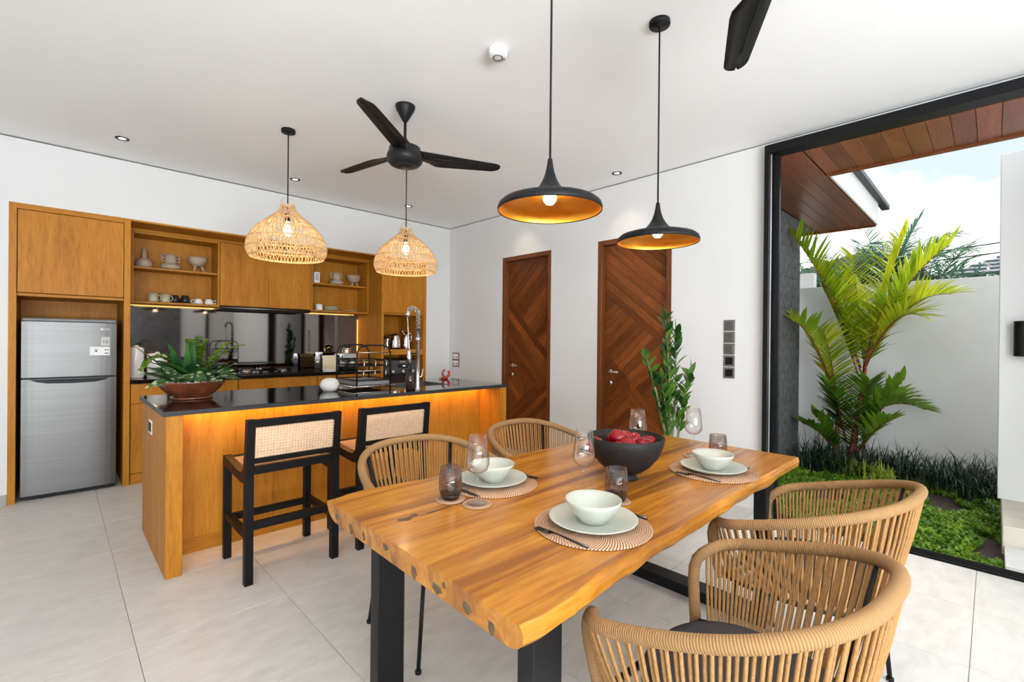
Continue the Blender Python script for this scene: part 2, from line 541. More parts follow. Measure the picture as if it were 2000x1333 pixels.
def tile_mat():
    m, t, p = nodes('porcelain_tile')
    p.inputs['Roughness'].default_value = 0.38
    tc = t.nodes.new('ShaderNodeTexCoord'); oi = t.nodes.new('ShaderNodeObjectInfo')
    ad = t.nodes.new('ShaderNodeVectorMath'); ad.operation = 'ADD'
    ml = t.nodes.new('ShaderNodeMath'); ml.operation = 'MULTIPLY'; ml.inputs[1].default_value = 50
    t.links.new(oi.outputs['Random'], ml.inputs[0])
    t.links.new(tc.outputs['Object'], ad.inputs[0]); t.links.new(ml.outputs[0], ad.inputs[1])
    mp = t.nodes.new('ShaderNodeMapping'); mp.inputs['Scale'].default_value = (1.0, 2.2, 1)
    t.links.new(ad.outputs[0], mp.inputs['Vector'])
    n = t.nodes.new('ShaderNodeTexNoise'); n.inputs['Scale'].default_value = 7; n.inputs['Detail'].default_value = 8; n.inputs['Roughness'].default_value = 0.65
    t.links.new(mp.outputs['Vector'], n.inputs['Vector'])
    r = t.nodes.new('ShaderNodeValToRGB')
    r.color_ramp.elements[0].position = 0.3; r.color_ramp.elements[0].color = (0.56, 0.535, 0.50, 1)
    r.color_ramp.elements[1].position = 0.7; r.color_ramp.elements[1].color = (0.68, 0.655, 0.62, 1)
    t.links.new(n.outputs['Fac'], r.inputs['Fac']); t.links.new(r.outputs['Color'], p.inputs['Base Color'])
    return m
m_tile = tile_mat()
m_grout = mat('grout', (0.30, 0.28, 0.26), 0.9)

# floor: a screed with every tile laid on it
floor = B('floor', m_grout, None, XL, YR, -0.12, 4.06, 6.3, -0.021)
MB().box(XL, YR, -.021, 3.945, 6.3, -.004).box(3.945, YR, -.021, 4.06, -1.08, -.004).box(3.945, 1.268, -.021, 4.06, 6.3, -.004).build('screed', m_grout, floor)
tag(floor, 'pale grey porcelain tiled floor of the room', 'floor', kind='structure')
TX, TY, GX, GY = 0.62, 0.63, 0.258, 2.58
tiles = {}
ix0, ix1 = math.floor((XL-GX)/TX), math.ceil((3.945-GX)/TX)
iy0, iy1 = math.floor((YR-GY)/TY), math.ceil((6.3-GY)/TY)
for i in range(ix0, ix1):
    for j in range(iy0, iy1):
        x0, x1 = max(XL, GX+i*TX), min(3.943, GX+(i+1)*TX)
        y0, y1 = max(YR, GY+j*TY), min(6.3, GY+(j+1)*TY)
        if x1-x0 < .02 or y1-y0 < .02: continue
        k = (round(x1-x0, 3), round(y1-y0, 3))
        if k not in tiles:
            tiles[k] = MB().box(-k[0]/2+.0012, -k[1]/2+.0012, -.008, k[0]/2-.0012, k[1]/2-.0012, 0, b=.0008).mesh('floor_tile', m_tile)
        inst(tiles[k], 'floor_tile', floor, ((x0+x1)/2, (y0+y1)/2, 0))
for j in range(iy0, iy1):      # cut tiles along the foot of the right wall
    for lo, hi in ((YR, -1.08), (1.268, YW)):
        y0, y1 = max(lo, GY+j*TY), min(hi, GY+(j+1)*TY)
        if y1-y0 > .02:
            MB().box(-.052, -(y1-y0)/2+.0012, -.008, .053, (y1-y0)/2-.0012, 0, b=.0008).build('floor_tile', m_tile, floor, (3.997, (y0+y1)/2, 0))

ceil_ = B('ceiling', m_ceil, None, XL-.2, YR-.2, ZC, XW+.16, 6.3, ZC+.2)
tag(ceil_, 'plain white painted ceiling', 'ceiling', kind='structure')

GAP = 0.011
def wall(name, boxes, label):
    mb = MB()
    for b in boxes: mb.box(*b)
    return tag(mb.build(name, m_wall), label, 'wall', kind='structure')

zt = ZC-GAP
NX0, NX1, NZ = -0.271, 3.655, 2.415
wb = wall('wall_back', [
    (XL, YW, 0, NX0, YW+.15, zt), (NX0, YW, NZ, NX1, YW+.34, zt), (NX1, YW, 0, XW, YW+.15, zt),
    (NX0-.15, 6.15, 0, NX1+.15, 6.3, zt), (NX0-.15, YW+.15, 0, NX0, 6.15, zt), (NX1, YW+.15, 0, NX1+.15, 6.15, zt)],
    'white kitchen wall with the niche that holds the oak cabinets')
MB().box(XL, YW+.012, zt, XW, YW+.15, ZC).build('shadow_gap', m_gap, wb)

D1, D2, DZ = (3.53, 4.339), (2.067, 2.885), 2.385
WY0, WY1, WZ = -1.08, 1.268, 2.896
wr = wall('wall_right', [
    (XW, D1[1], 0, XW+.15, YW, zt), (XW, D1[0], DZ, XW+.15, D1[1], zt), (XW, D2[1], 0, XW+.15, D1[0], zt),
    (XW, D2[0], DZ, XW+.15, D2[1], zt), (XW, WY1, 0, XW+.15, D2[0], zt), (XW, WY0, WZ, XW+.15, WY1, zt),
    (XW, YR, 0, XW+.15, WY0, zt)],
    'white wall with two wooden doors and the garden opening')
MB().box(XW+.012, YR, zt, XW+.15, YW, ZC).build('shadow_gap', m_gap, wr)
# behind the camera: left wall and rear wall, both with tall openings
wall('wall_left', [(XL-.2, YR-.2, 0, XL, YW+.15, ZC)], 'plain white side wall left of the camera')
wre = wall('wall_rear', [(XL, YR-.2, 0, -3.05, YR, ZC), (1.3, YR-.2, 0, XW, YR, ZC), (-3.05, YR-.2, 2.25, 1.3, YR, ZC), (-3.05, YR-.2, -.1, 1.3, YR, .02)],
     'white rear wall with a tall opening behind the camera')
MB().box(1.32, YR, 0, 2.65, YR+.03, 2.93).build('stone_cladding', m_lava, wre)
MB().box(3.28, YR, 0, 3.36, YR+.04, 2.93).build('dark_post', m_frame, wre)
bb = MB().box(XL, YW-.012, 0, NX0, YW, .085, b=.002).build('baseboard_back', mat('grey_skirting', (0.36, 0.34, 0.31), 0.5, var=.08))
tag(bb, 'grey tile skirting left of the fridge cabinet', 'baseboard', kind='structure')

# ---- doors
def clip(poly, a, b, c):
    """keep the part of poly where a*u+b*v+c >= 0"""
    out = []
    for i in range(len(poly)):
        p, q = poly[i], poly[(i+1) % len(poly)]
        dp, dq = a*p[0]+b*p[1]+c, a*q[0]+b*q[1]+c
        if dp >= 0: out.append(p)
        if (dp >= 0) != (dq >= 0):
            t = dp/(dp-dq)
            out.append((p[0]+(q[0]-p[0])*t, p[1]+(q[1]-p[1])*t))
    return out

def planks(region, slope, width, leaf_x, parent):
    """lay boards of a slope (dv/du) over a polygon; u = distance from the hinge-free left edge, v = height"""
    n = math.hypot(1, slope)
    k0 = min((v-slope*u)/n for u, v in region); k1 = max((v-slope*u)/n for u, v in region)
    k = k0
    while k < k1:
        wd = width*random.uniform(.82, 1.15)
        p = clip(region, -slope/n, 1/n, -(k+.0012))
        if len(p) > 2: p = clip(p, slope/n, -1/n, k+wd-.0012)
        if len(p) > 2:
            area = abs(sum(p[i][0]*p[(i+1) % len(p)][1]-p[(i+1) % len(p)][0]*p[i][1] for i in range(len(p))))/2
            if area > 2e-4:
                cu = sum(q[0] for q in p)/len(p); cv = sum(q[1] for q in p)/len(p)
                a = math.atan(slope)
                pr = [((q[0]-cu)*cos(a)+(q[1]-cv)*sin(a), -(q[0]-cu)*sin(a)+(q[1]-cv)*cos(a)) for q in p]
                d = random.uniform(0, .0025)
                o = MB().prism([(-x, z) for x, z in pr], 0, -d-.012, .0).build('plank', m_door, parent)
                o.location = (leaf_x, parent['_y1']-cu, cv)
                o.rotation_euler = (-a, 0, 0)
                # rotating about X so the board's grain follows its own length
        k += wd

def door(name, yr, label, regions, handle_right):
    o = T(name, label, 'door', (0, 0, 0), kind='structure')
    fx0, fx1, fw = XW-.004, XW+.15, .05
    y0, y1 = yr
    MB().box(fx0, y1-fw, 0, fx1, y1, DZ-fw, b=.003).build('door_jamb', m_doorf, o)
    MB().box(fx0, y0, 0, fx1, y0+fw, DZ-fw, b=.003).build('door_jamb', m_doorf, o)
    MB().box(fx0, y0, DZ-fw, fx1, y1, DZ, b=.003).build('door_head', m_doorf, o)
    lx = XW+.075
    leaf = MB().box(lx, y0+fw+.003, .008, lx+.03, y1-fw-.003, DZ-fw-.003).build('door_leaf', m_doorf, o)
    leaf['_y1'] = y1-fw-.004
    W, H = (y1-y0)-2*fw-.008, DZ-fw-.006
    for reg, sl in regions(W, H):
        planks(reg, sl, .078, lx, leaf)
    # lever handle and lock
    hy, hz = y1-fw-.075, 1.035
    hm = MB()
    hm.tube([(lx-.012, hy, hz), (lx-.02, hy, hz)], .026, 20)
    hm.tube([(lx-.02, hy, hz), (lx-.055, hy, hz), (lx-.06, hy-.012, hz), (lx-.06, hy-.12, hz)], .009, 10)
    hm.build('door_handle', m_silver_satin, o)
    km = MB()
    km.tube([(lx-.012, hy, hz-.115), (lx-.02, hy, hz-.115)], .026, 20)
    km.box(lx-.023, hy-.004, hz-.13, lx-.018, hy+.004, hz-.10)
    km.build('lock_rose', m_silver_satin, o)
    del leaf['_y1']
    return o
m_silver_satin = mat('satin_nickel', (0.55, 0.50, 0.45), 0.28, 1.0)

def reg1(W, H):
    # boards rise to the right at top, fall to the right in the middle, rise again at the bottom
    b1 = lambda p: clip(p, 0.99, 1, -1.86)          # v >= 1.86 - .99u
    top = b1([(0, 0), (W, 0), (W, H), (0, H)])
    low = clip([(0, 0), (W, 0), (W, H), (0, H)], -0.99, -1, 1.86)
    mid = clip(low, -0.85, 1, -0.45)                # v >= .45+.85u
    bot = clip(low, 0.85, -1, 0.45)
    return [(top, 0.99), (mid, -0.99), (bot, 0.85)]
def reg2(W, H):
    full = [(0, 0), (W, 0), (W, H), (0, H)]
    top = clip(full, 0.80, 1, -1.83)
    low = clip(full, -0.80, -1, 1.83)
    mid = clip(low, 0.95, 1, -1.24)
    bot = clip(low, -0.95, -1, 1.24)
    botr = clip(bot, 1, 0, -0.30); botl = clip(bot, -1, 0, 0.30)
    return [(top, -0.80), (mid, 0.92), (botl, 0.92), (botr, -0.95)]
door('door_1', D1, 'dark red wood plank door nearest the kitchen corner', reg1, True)
door('door_2', D2, 'dark red wood plank door behind the tall potted plant', reg2, True)

# ---- sliding window frame
win = T('window_1', 'tall black aluminium sliding door frame open to the garden', 'sliding door', kind='structure')
MB().box(3.985, WY0, 2.83, 4.13, WY1, WZ, b=.003).build('frame_head', m_frame, win)
MB().box(3.985, WY1-.035, 0, 4.13, WY1, 2.83, b=.003).build('frame_jamb', m_frame, win)
MB().box(3.985, WY0, 0, 4.13, WY0+.05, 2.83, b=.003).build('frame_jamb', m_frame, win)
MB().box(4.07, WY1-.085, .012, 4.11, WY1-.036, 2.83, b=.003).build('panel_stile', m_frame, win)
MB().box(4.01, WY1-.047, .012, 4.035, WY1-.0355, 2.83, b=.002).build('brush_strip', m_silver, win)
MB().box(3.945, WY0, -.02, 4.06, WY1, .004).build('track_bed', m_frame, win)
for xx in (3.948, 3.985, 4.022, 4.05):
    MB().box(xx, WY0+.05, .003, xx+.008, WY1-.035, .014, b=.001).build('track_rail', m_frame, win)

# ================================================================== OUTSIDE
gr = B('ground', m_soil, None, XW+.15, -30, -.3, 60, 40, -.075)
MB().box(4.06, -3, -.12, XW+.16, 1.3, -.075).build('ground_edge', m_soil, gr)
tag(gr, 'dark garden soil beyond the sliding door', 'ground', kind='structure')
r2 = B('ground_rear', m_paver, None, -30, -30, -.3, XW+.15, YR-.2, -.1)
tag(r2, 'pale terrace paving behind the camera', 'ground', kind='structure')
r3 = B('ground_side', m_paver, None, -30, YR-.2, -.3, XL-.2, 30, -.1)
tag(r3, 'pale terrace paving beside the room', 'ground', kind='structure')

gw = B('wall_garden', m_garden, None, 7.0, -4, -.1, 7.16, 5.0, 2.065, b=.004)
tag(gw, 'long grey rendered garden wall behind the red palm', 'wall', kind='structure')
pw = B('wall_pillar', m_whiteout, None, 5.40, -5, .12, 5.62, -.03, 2.87, b=.004)
tag(pw, 'white wall end at the right edge of the garden', 'wall', kind='structure')
stp = MB().box(4.62, -5, -.1, 5.75, -.05, .12, b=.006).build('step_platform', m_stepm)
tag(stp, 'cream stone step at the foot of the white wall end', 'step', kind='structure')
pv = MB().box(0, -1.4, 0, .40, 0, .07, b=.004).build('paving_slab', m_paver, None, (4.20, -.06, -.078))
tag(pv, 'white paving slab between door track and stone step', 'paving slab')

# stone clad wall beside the door
sw = B('wall_stone', m_lava, None, XW+.16, 1.695, -.1, 6.58, 1.95, 2.85)
tag(sw, 'dark lava stone clad wall just outside the door frame', 'wall', kind='structure')
slabs = {}
for j in range(8):
    z0, z1 = -.07+j*.365, -.07+(j+1)*.365
    xs = [XW+.17] + [XW+.17+.28*(j % 2)+.6*k for k in range(1, 6)]
    xs = [x for x in xs if x < 6.4]+[6.60]
    for x0, x1 in zip(xs[:-1], xs[1:]):
        MB().box(-(x1-x0)/2+.001, 0, .001, (x1-x0)/2-.001, .02, .364, b=.0015).build('stone_slab', m_lava, sw, ((x0+x1)/2, 1.68-random.uniform(0, .002), z0))

# eaves: boarded soffit, fascia, gutter
ZS = 2.85
ev = MB().box(XW+.15, -4, ZS+.02, 4.93, 1.05, ZS+.16).box(XW+.15, 1.05, ZS+.02, 7.45, 3.2, ZS+.16).build('roof_eaves', m_gap)
tag(ev, 'roof overhang lined with reddish wood boards over the garden', 'eaves', kind='structure')
PWID = 0.121
y = -3.9
pm = {}
while y < 1.66:
    long_ = y+PWID*.5 > 1.05
    x1 = 7.42 if long_ else 4.90
    y1_ = y+PWID
    if not long_ and y1_ > 1.05: y1_ = 1.05
    k = (long_, round(y1_-y, 3))
    if k not in pm:
        L = x1-(XW+.15)
        pm[k] = MB().box(0, .0013, 0, L, k[1]-.0013, .018, b=.002).mesh('soffit_board', m_soffit)
    inst(pm[k], 'soffit_board', ev, (XW+.15, y, ZS))
    y += PWID
MB().box(4.90, -4, ZS-.02, 4.93, 1.05, ZS+.20, b=.003).build('edge_board', m_doorf, ev)
MB().box(7.42, 1.05, ZS-.02, 7.45, 3.2, ZS+.12, b=.003).build('edge_board', m_doorf, ev)
MB().box(4.88, 1.03, ZS, 7.45, 1.05, ZS+.28, b=.003).build('fascia', m_whiteout, ev)
MB().box(4.93, .97, ZS+.27, 7.9, 1.06, ZS+.34, b=.01).build('gutter', m_darkgrey, ev)
MB().box(4.93, -4, ZS+.01, 5.02, .97, ZS+.09, b=.01).build('gutter', m_darkgrey, ev)
# roof over the eaves
MB().box(XW+.15, -4, ZS+.17, 4.93, 1.05, ZS+.3).box(XW+.15, 1.06, ZS+.17, 7.45, 3.2, ZS+.3).build('roof_slab', m_slate, ev)

# wall lamp on the white pillar
wl = T('wall_lamp', 'black cylinder wall lamp on the white wall end', 'wall lamp', (5.40, -.16, 1.26))
MB().lathe([(0, .0), (.05, .0), (.052, .004), (.052, .268), (.05, .272), (0, .272)], 28, c=(-.062, 0)).build('lamp_body', m_black, wl)
MB().box(-.02, -.03, .09, 0, .03, .18, b=.003).build('bracket', m_black, wl)

# neighbours
def hip(name, x0, x1, y0, y1, ze, zr, label, inset):
    o = T(name, label, 'house', ((x0+x1)/2, (y0+y1)/2, -.1))
    cx, cy = (x0+x1)/2, (y0+y1)/2
    W, D = (x1-x0)/2, (y1-y0)/2
    z1, z2 = ze+.1, zr+.1
    MB().box(-W+.5, -D+.5, 0, W-.5, D-.5, z1).build('house_wall', m_whiteout, o)
    vs = [(-W, -D, z1), (W, -D, z1), (W, D, z1), (-W, D, z1), (0, -D+inset, z2), (0, D-inset, z2)]
    rf = MB().add(vs, [(0, 1, 4), (1, 2, 5, 4), (2, 3, 5), (3, 0, 4, 5), (0, 3, 2, 1)]).build('roof', m_slate, o)
    MB().box(-W, -D, z1-.12, W, D, z1-.001).build('eaves_board', m_darkgrey, rf)
    # courses of roof tiles on the slope that faces the garden
    n = 16
    for i in range(n):
        t0 = i/n; t1 = (i+1)/n
        xa, za = -W+W*t0, z1+(z2-z1)*t0
        xb, zb = -W+W*t1, z1+(z2-z1)*t1
        ya0, ya1 = -D+inset*t0, D-inset*t0
        yb0, yb1 = -D+inset*t1, D-inset*t1
        mb = MB()
        up = .035
        mb.add([(xa-.02, ya0, za+up), (xa-.02, ya1, za+up), (xb, yb1, zb+.008), (xb, yb0, zb+.008),
                (xa-.02, ya0, za-.0), (xa-.02, ya1, za-.0)],
               [(0, 1, 2, 3), (0, 4, 5, 1)])
        mb.build('tile_course', m_slate, rf, fix=False)
    return o
hip('neighbour_house', 12.3, 22, -8.5, .72, 2.66, 4.35, 'house with blue slate hip roof seen right of the palms', 3.0)
hip('neighbour_house', 14.8, 20, 1.2, 4.2, 3.22, 4.05, 'house with grey roof corner just above the garden wall at left', 1.2)
nw = B('wall_neighbour', m_whiteout, None, 7.9, 1.83, -.1, 8.05, 5, 2.37, b=.004)
tag(nw, 'white neighbouring wall rising behind the garden wall', 'wall', kind='structure')
cb = MB()
for k, (za, zb) in enumerate(((2.62, 2.86), (2.50, 2.70))):
    cb2 = MB().tube(arc((9.6, 4.5, za), (9.6, -4.5, zb+.35), -.12, 24), .008, 6)
    tag(cb2.build('power_cable', m_black), ('upper' if k == 0 else 'lower')+' thin black cable strung behind the palms', 'cable')

# ---- lawn and planting
def blades(n, area, hmin, hmax, wmin, wmax, seed):
    rg = random.Random(seed)
    mb = MB()
    vs, fs = [], []
    for _ in range(n):
        x, y = area(rg)
        a = rg.uniform(0, 2*pi); h = rg.uniform(hmin, hmax); ww = rg.uniform(wmin, wmax); le = rg.uniform(.4, 1.3)*h
        dx, dy = cos(a), sin(a)
        px, py = -dy*ww, dx*ww
        b = len(vs)
        vs += [(x-px*.3, y-py*.3, 0), (x+px*.3, y+py*.3, 0), (x+dx*le*.5+px, y+dy*le*.5+py, h*.8), (x+dx*le*.5-px, y+dy*le*.5-py, h*.8), (x+dx*le, y+dy*le, h)]
        fs += [(b, b+1, b+2, b+3), (b+3, b+2, b+4)]
    mb.add(vs, fs, True)
    return mb
def lawn_area(rg):
    while True:
        x, y = rg.uniform(4.11, 6.3), rg.uniform(-.05, 1.62)
        v = math.sin(x*5.1+y*3.3)+math.sin(x*2.3-y*6.7)+math.sin(x*11+y*7)*.5
        if y > 1.2 and x < 4.25: continue
        if v > -1.25 and not (y < .12 and x > 5.2 and rg.random() < .8): return x, y
lw = blades(26000, lawn_area, .018, .05, .006, .013, 3).build('lawn', m_lawn, None, (0, 0, -.075), fix=False)
tag(lw, 'low bright green ground cover lawn outside the door', 'lawn', kind='stuff')

def tuft(n, length, width, seed, spread=.12, upr=1.0):
    rg = random.Random(seed)
    mb = MB()
    for _ in range(n):
        a = rg.uniform(0, 2*pi); r0 = spread*math.sqrt(rg.random())
        L = length*rg.uniform(.6, 1.1); lean = rg.uniform(.15, .95)/upr
        p = Vector((r0*cos(rg.uniform(0, 6.28)), r0*sin(rg.uniform(0, 6.28)), 0))
        d = Vector((cos(a), sin(a), 0)); side = Vector((-sin(a), cos(a), 0))
        vs, fs = [], []
        N = 7
        ang = pi/2-lean*.25; bend = lean*1.6
        q = p.copy()
        for i in range(N+1):
            t = i/N
            ww = width*(1-t**2.2)*.5+.0004
            vs += [q-side*ww, q+side*ww]
            an = ang-bend*t*t*1.6
            q = q+(d*cos(an)+Vector((0, 0, 1))*sin(an))*(L/N)
        fs = [(2*i, 2*i+1, 2*i+3, 2*i+2) for i in range(N)]
        mb.add(vs, fs, True)
    return mb
rg = random.Random(5)
def merge(parts, name, m, label, cat):
    mb = MB()
    for sd, x, y, n, L, ww, sp, up in parts:
        mb.add(*(lambda t: ([(vx+x, vy+y, vz) for vx, vy, vz in t.v], t.f))(tuft(n, L, ww, sd, sp, up)), True)
    return tag(mb.build(name, m, None, (0, 0, -.075), fix=False), label, cat, kind='stuff')
spots = []
for i in range(9): spots.append((6.56+rg.uniform(-.08, .06), 1.36-i*.18+rg.uniform(-.04, .04)))
for i in range(7): spots.append((6.30+rg.uniform(-.08, .08), 1.40-i*.22+rg.uniform(-.05, .05)))
for i in range(4): spots.append((6.05+rg.uniform(-.06, .06), 1.40-i*.16+rg.uniform(-.04, .04)))
spots += [(6.05, .34), (5.85, .14), (6.1, .02), (6.4, -.12)]
merge([(100+i, x, y, 46, rg.uniform(.36, .50), .010, .10, .62) for i, (x, y) in enumerate(spots)], 'mondo_grass', m_mondo,
      'dark green arching mondo grass along the garden wall', 'grass')
merge([(200+i, x, y, 120, .26, .013, .12, .6) for i, (x, y) in enumerate(((6.10, .98), (6.02, .80), (6.15, 1.10)))], 'lime_grass', m_brightgrass,
      'lime green grass at the foot of the red palm', 'grass')

def frond(mb_l, mb_r, path, ll, lw, n, up=Vector((0, 0, 1)), vee=.5, rach=.008, fwd=.6, seed=0, start=.18, broad=1.0):
    """leaflets on both sides of a rachis that follows path"""
    rg = random.Random(seed)
    P = [Vector(p) for p in path]
    cum = [0]
    for a, b in zip(P[:-1], P[1:]): cum.append(cum[-1]+(b-a).length)
    tot = cum[-1]
    def at(s):
        s *= tot
        for i in range(len(P)-1):
            if s <= cum[i+1]+1e-9:
                t = (s-cum[i])/max(1e-9, cum[i+1]-cum[i]); return P[i].lerp(P[i+1], t), (P[i+1]-P[i]).normalized()
        return P[-1], (P[-1]-P[-2]).normalized()
    mb_r.tube(P, [rach*(1-.8*i/(len(P)-1)) for i in range(len(P))], 6)
    for i in range(n):
        s = start+(1-start)*(i+.5)/n
        p, tg = at(s)
        sd = tg.cross(up)
        sd = sd.normalized() if sd.length > .05 else Vector((1, 0, 0))
        nr = sd.cross(tg).normalized()
        L = ll*(.55+.45*sin(pi*min(1, .15+.9*(s-start)/(1-start))))*rg.uniform(.9, 1.08)
        for sg in (-1, 1):
            d = (sd*sg*(1-vee*.4)+nr*vee+tg*fwd*(.6+.8*s)).normalized()
            d = (d+Vector((rg.uniform(-.07, .07), rg.uniform(-.07, .07), rg.uniform(-.07, .07)))).normalized()
            mb_l.leaf(L, lw*rg.uniform(.85, 1.1), aim(p, d, rg.uniform(-.5, .5)), curve=rg.uniform(.05, .28), fold=.35, n=5, base=.25)

# red-stemmed palm in the bed
pb = Vector((6.48, 1.12, -.075))
pal = T('red_stem_palm', 'tall red-stemmed palm with yellow green fronds before the grey wall', 'palm', pb)
def stem(path, r0, r1, name='stem', m=None):
    n = len(path)
    MB().tube(path, [r0+(r1-r0)*i/(n-1) for i in range(n)], 10).build(name, m or m_redstem, pal)
stem(arc((-.02, .02, 0), (.02, -.10, .95), .0), .030, .022)
stem(arc((.02, -.10, .93), (.03, -.13, 1.35), 0), .026, .012)
stem(arc((-.05, .12, 0), (-.02, .13, .62), 0), .024, .017)
stem(arc((.05, -.02, 0), (.10, -.04, .60), 0), .020, .016)
FR = [  # start, end, sag, leaflet length, n, material, seed
    ((.02, -.08, 1.15), (-.45, .46, 2.62), .12, .50, 26, m_palm, 1, .55),
    ((.03, -.12, 1.25), (.12, -.79, 2.44), .18, .50, 26, m_palm, 2, .55),
    ((.03, -.12, 1.20), (.0, -.82, 1.93), .22, .46, 24, m_palm, 3, .5),
    ((-.02, .12, .70), (-.53, .47, 1.68), .20, .44, 24, m_palm, 4, .6),
    ((.02, -.10, 1.25), (.25, .05, 2.45), .06, .48, 24, m_palm, 5, .5),
    ((.02, -.10, 1.05), (-.35, -.35, 1.85), .12, .42, 20, m_palm, 6, .5),
    ((.03, -.10, 1.15), (.30, -.55, 1.95), .22, .40, 20, m_palm, 7, .4),
    ((.03, -.06, 1.05), (.05, .30, 2.10), .05, .44, 22, m_palm, 8, .5),
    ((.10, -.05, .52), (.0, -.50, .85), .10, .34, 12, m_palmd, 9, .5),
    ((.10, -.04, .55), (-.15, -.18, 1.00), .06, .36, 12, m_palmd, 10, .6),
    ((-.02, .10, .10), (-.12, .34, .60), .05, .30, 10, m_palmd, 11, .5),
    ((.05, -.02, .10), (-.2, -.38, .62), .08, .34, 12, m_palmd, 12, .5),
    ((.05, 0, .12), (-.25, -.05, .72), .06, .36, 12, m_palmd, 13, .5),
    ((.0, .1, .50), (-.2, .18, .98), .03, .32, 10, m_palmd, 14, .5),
    ((.05, -.1, .3), (.05, -.45, 1.05), .05, .36, 12, m_palmd, 15, .5),
    ((.03, -.12, 1.22), (.22, -.42, 2.62), .08, .48, 24, m_palm, 16, .5),
    ((.02, -.08, 1.10), (-.25, .28, 2.25), .10, .46, 24, m_palm, 17, .5),
    ((.03, -.12, 1.15), (-.25, -.62, 1.70), .22, .42, 20, m_palm, 18, .45),
    ((-.02, .12, .66), (-.35, .20, 1.55), .10, .40, 20, m_palm, 19, .5),
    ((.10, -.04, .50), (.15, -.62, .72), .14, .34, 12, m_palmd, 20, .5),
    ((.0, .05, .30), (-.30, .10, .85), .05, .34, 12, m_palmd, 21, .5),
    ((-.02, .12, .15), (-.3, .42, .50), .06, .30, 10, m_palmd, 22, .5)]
for s, e, sag, ll, n, mm, sd, vee in FR:
    ml, mr = MB(), MB()
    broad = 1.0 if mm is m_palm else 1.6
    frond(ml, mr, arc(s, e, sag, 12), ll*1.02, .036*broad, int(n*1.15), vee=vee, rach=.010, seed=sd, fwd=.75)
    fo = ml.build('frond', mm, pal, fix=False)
    mr.build('frond_stalk', m_redstem, fo)
# young lime leaves of a banana-like plant behind
bl = T('broad_leaf_plant', 'lime green broad leaf plant tip between the palm fronds', 'plant', (6.78, 1.05, -.075))
MB().tube([(0, 0, 0), (.02, 0, 1.8)], .018, 8).build('stem', m_zzstem, bl)
for d, L, W in (((.15, .14, 1), .66, .17), ((.1, -.35, 1), .56, .16)):
    MB().leaf(L, W, aim((.02, 0, 1.62), d, .2), curve=.05, fold=.25, n=8, base=.12).build('leaf', m_lime_leaf, bl, fix=False)

# coconut palms beyond the wall
def coco(x, y, h, label, seed, n=11, R=1.7):
    rg = random.Random(seed)
    o = T('coconut_palm', label, 'palm', (x, y, -.1), group='coconut palms beyond the garden wall')
    MB().tube(arc((0, 0, 0), (.1, .05, h), .0, 6), [.11-.03*i/6 for i in range(7)], 10).build('trunk', m_lava, o)
    for i in range(n):
        a = 2*pi*i/n+rg.uniform(-.2, .2); el = rg.uniform(.25, 1.25)
        L = R*rg.uniform(.8, 1.1)
        e = Vector((.1+cos(a)*cos(el)*L, .05+sin(a)*cos(el)*L, h+sin(el)*L))
        ml, mr = MB(), MB()
        frond(ml, mr, arc((.1, .05, h), e, .22*cos(el)+.05, 10), .40, .022, 30, vee=.05, rach=.012, seed=seed*50+i, fwd=.55)
        fo = ml.build('frond', m_coco, o, fix=False)
        mr.build('frond_stalk', m_palmd, fo)
coco(9.3, 1.15, 2.15, 'blue green coconut palm crown in the middle beyond the garden wall', 1, 17, 1.25)
coco(9.6, .75, 1.9, 'blue green coconut palm crown at right beyond the garden wall', 2, 15, 1.25)
coco(9.6, 1.85, 1.9, 'blue green coconut palm crown at left beyond the garden wall', 3, 14, 1.2)
hb_rg = random.Random(77)
hb = T('hedge_bush', 'dense green bush below the coconut palms', 'bush', (8.6, .62, -.1))
ml = MB()
for _ in range(900):
    a, b2 = hb_rg.uniform(0, 6.28), hb_rg.uniform(0, 1)
    p = Vector((hb_rg.gauss(0, .25), hb_rg.gauss(0, .55), 1.6+hb_rg.uniform(0, .95)))
    ml.leaf(hb_rg.uniform(.12, .26), .03, aim(p, (cos(a), sin(a), hb_rg.uniform(-.2, 1))), curve=.2, n=3)
tag(ml.build('foliage', m_coco, hb, fix=False), kind='stuff')
MB().tube([(0, 0, 0), (0, 0, 2.2)], .05, 8).build('trunk', m_lava, hb)

# ================================================================== KITCHEN
def text_mesh(txt, size, name, mat_, extrude=0.0004):
    cu = bpy.data.curves.new(name, 'FONT')
    cu.body = txt; cu.size = size; cu.extrude = extrude
    cu.align_x = 'CENTER'; cu.align_y = 'CENTER'
    o = bpy.data.objects.new(name, cu)
    COL.objects.link(o)
    me = bpy.data.meshes.new_from_object(o.evaluated_get(bpy.context.evaluated_depsgraph_get()))
    bpy.data.objects.remove(o)
    me.materials.clear(); me.materials.append(mat_)
    return me
FACE_Y = (rad(90), 0, 0)     # text readable from -Y

YC = 6.10
# fridge tower
tc1 = T('tall_cabinet', 'oak tall cabinet framing the steel fridge', 'cabinet', (0.1065, 5.78, 0))
ox, oy = 0.1065, 5.78
def K(name, m, par, o, x0, y0, z0, x1, y1, z1, b=.0015):
    return MB().box(x0-o[0], y0-o[1], z0-(o[2] if len(o) > 2 else 0), x1-o[0], y1-o[1], z1-(o[2] if len(o) > 2 else 0), b=b).build(name, m, par)
o1 = (ox, oy)
K('side_panel', m_oak, tc1, o1, -.271, 5.45, 0, -.226, YC, NZ)
K('side_panel', m_oak, tc1, o1, .438, 5.45, 0, .484, YC, NZ)
K('top_panel', m_oakx, tc1, o1, -.226, 5.45, 2.370, .438, YC, NZ)
K('shelf', m_oakx, tc1, o1, -.226, 5.48, 1.672, .438, YC, 1.696)
K('back_panel', m_oak, tc1, o1, -.226, YC-.02, 0, .438, YC, 2.37)
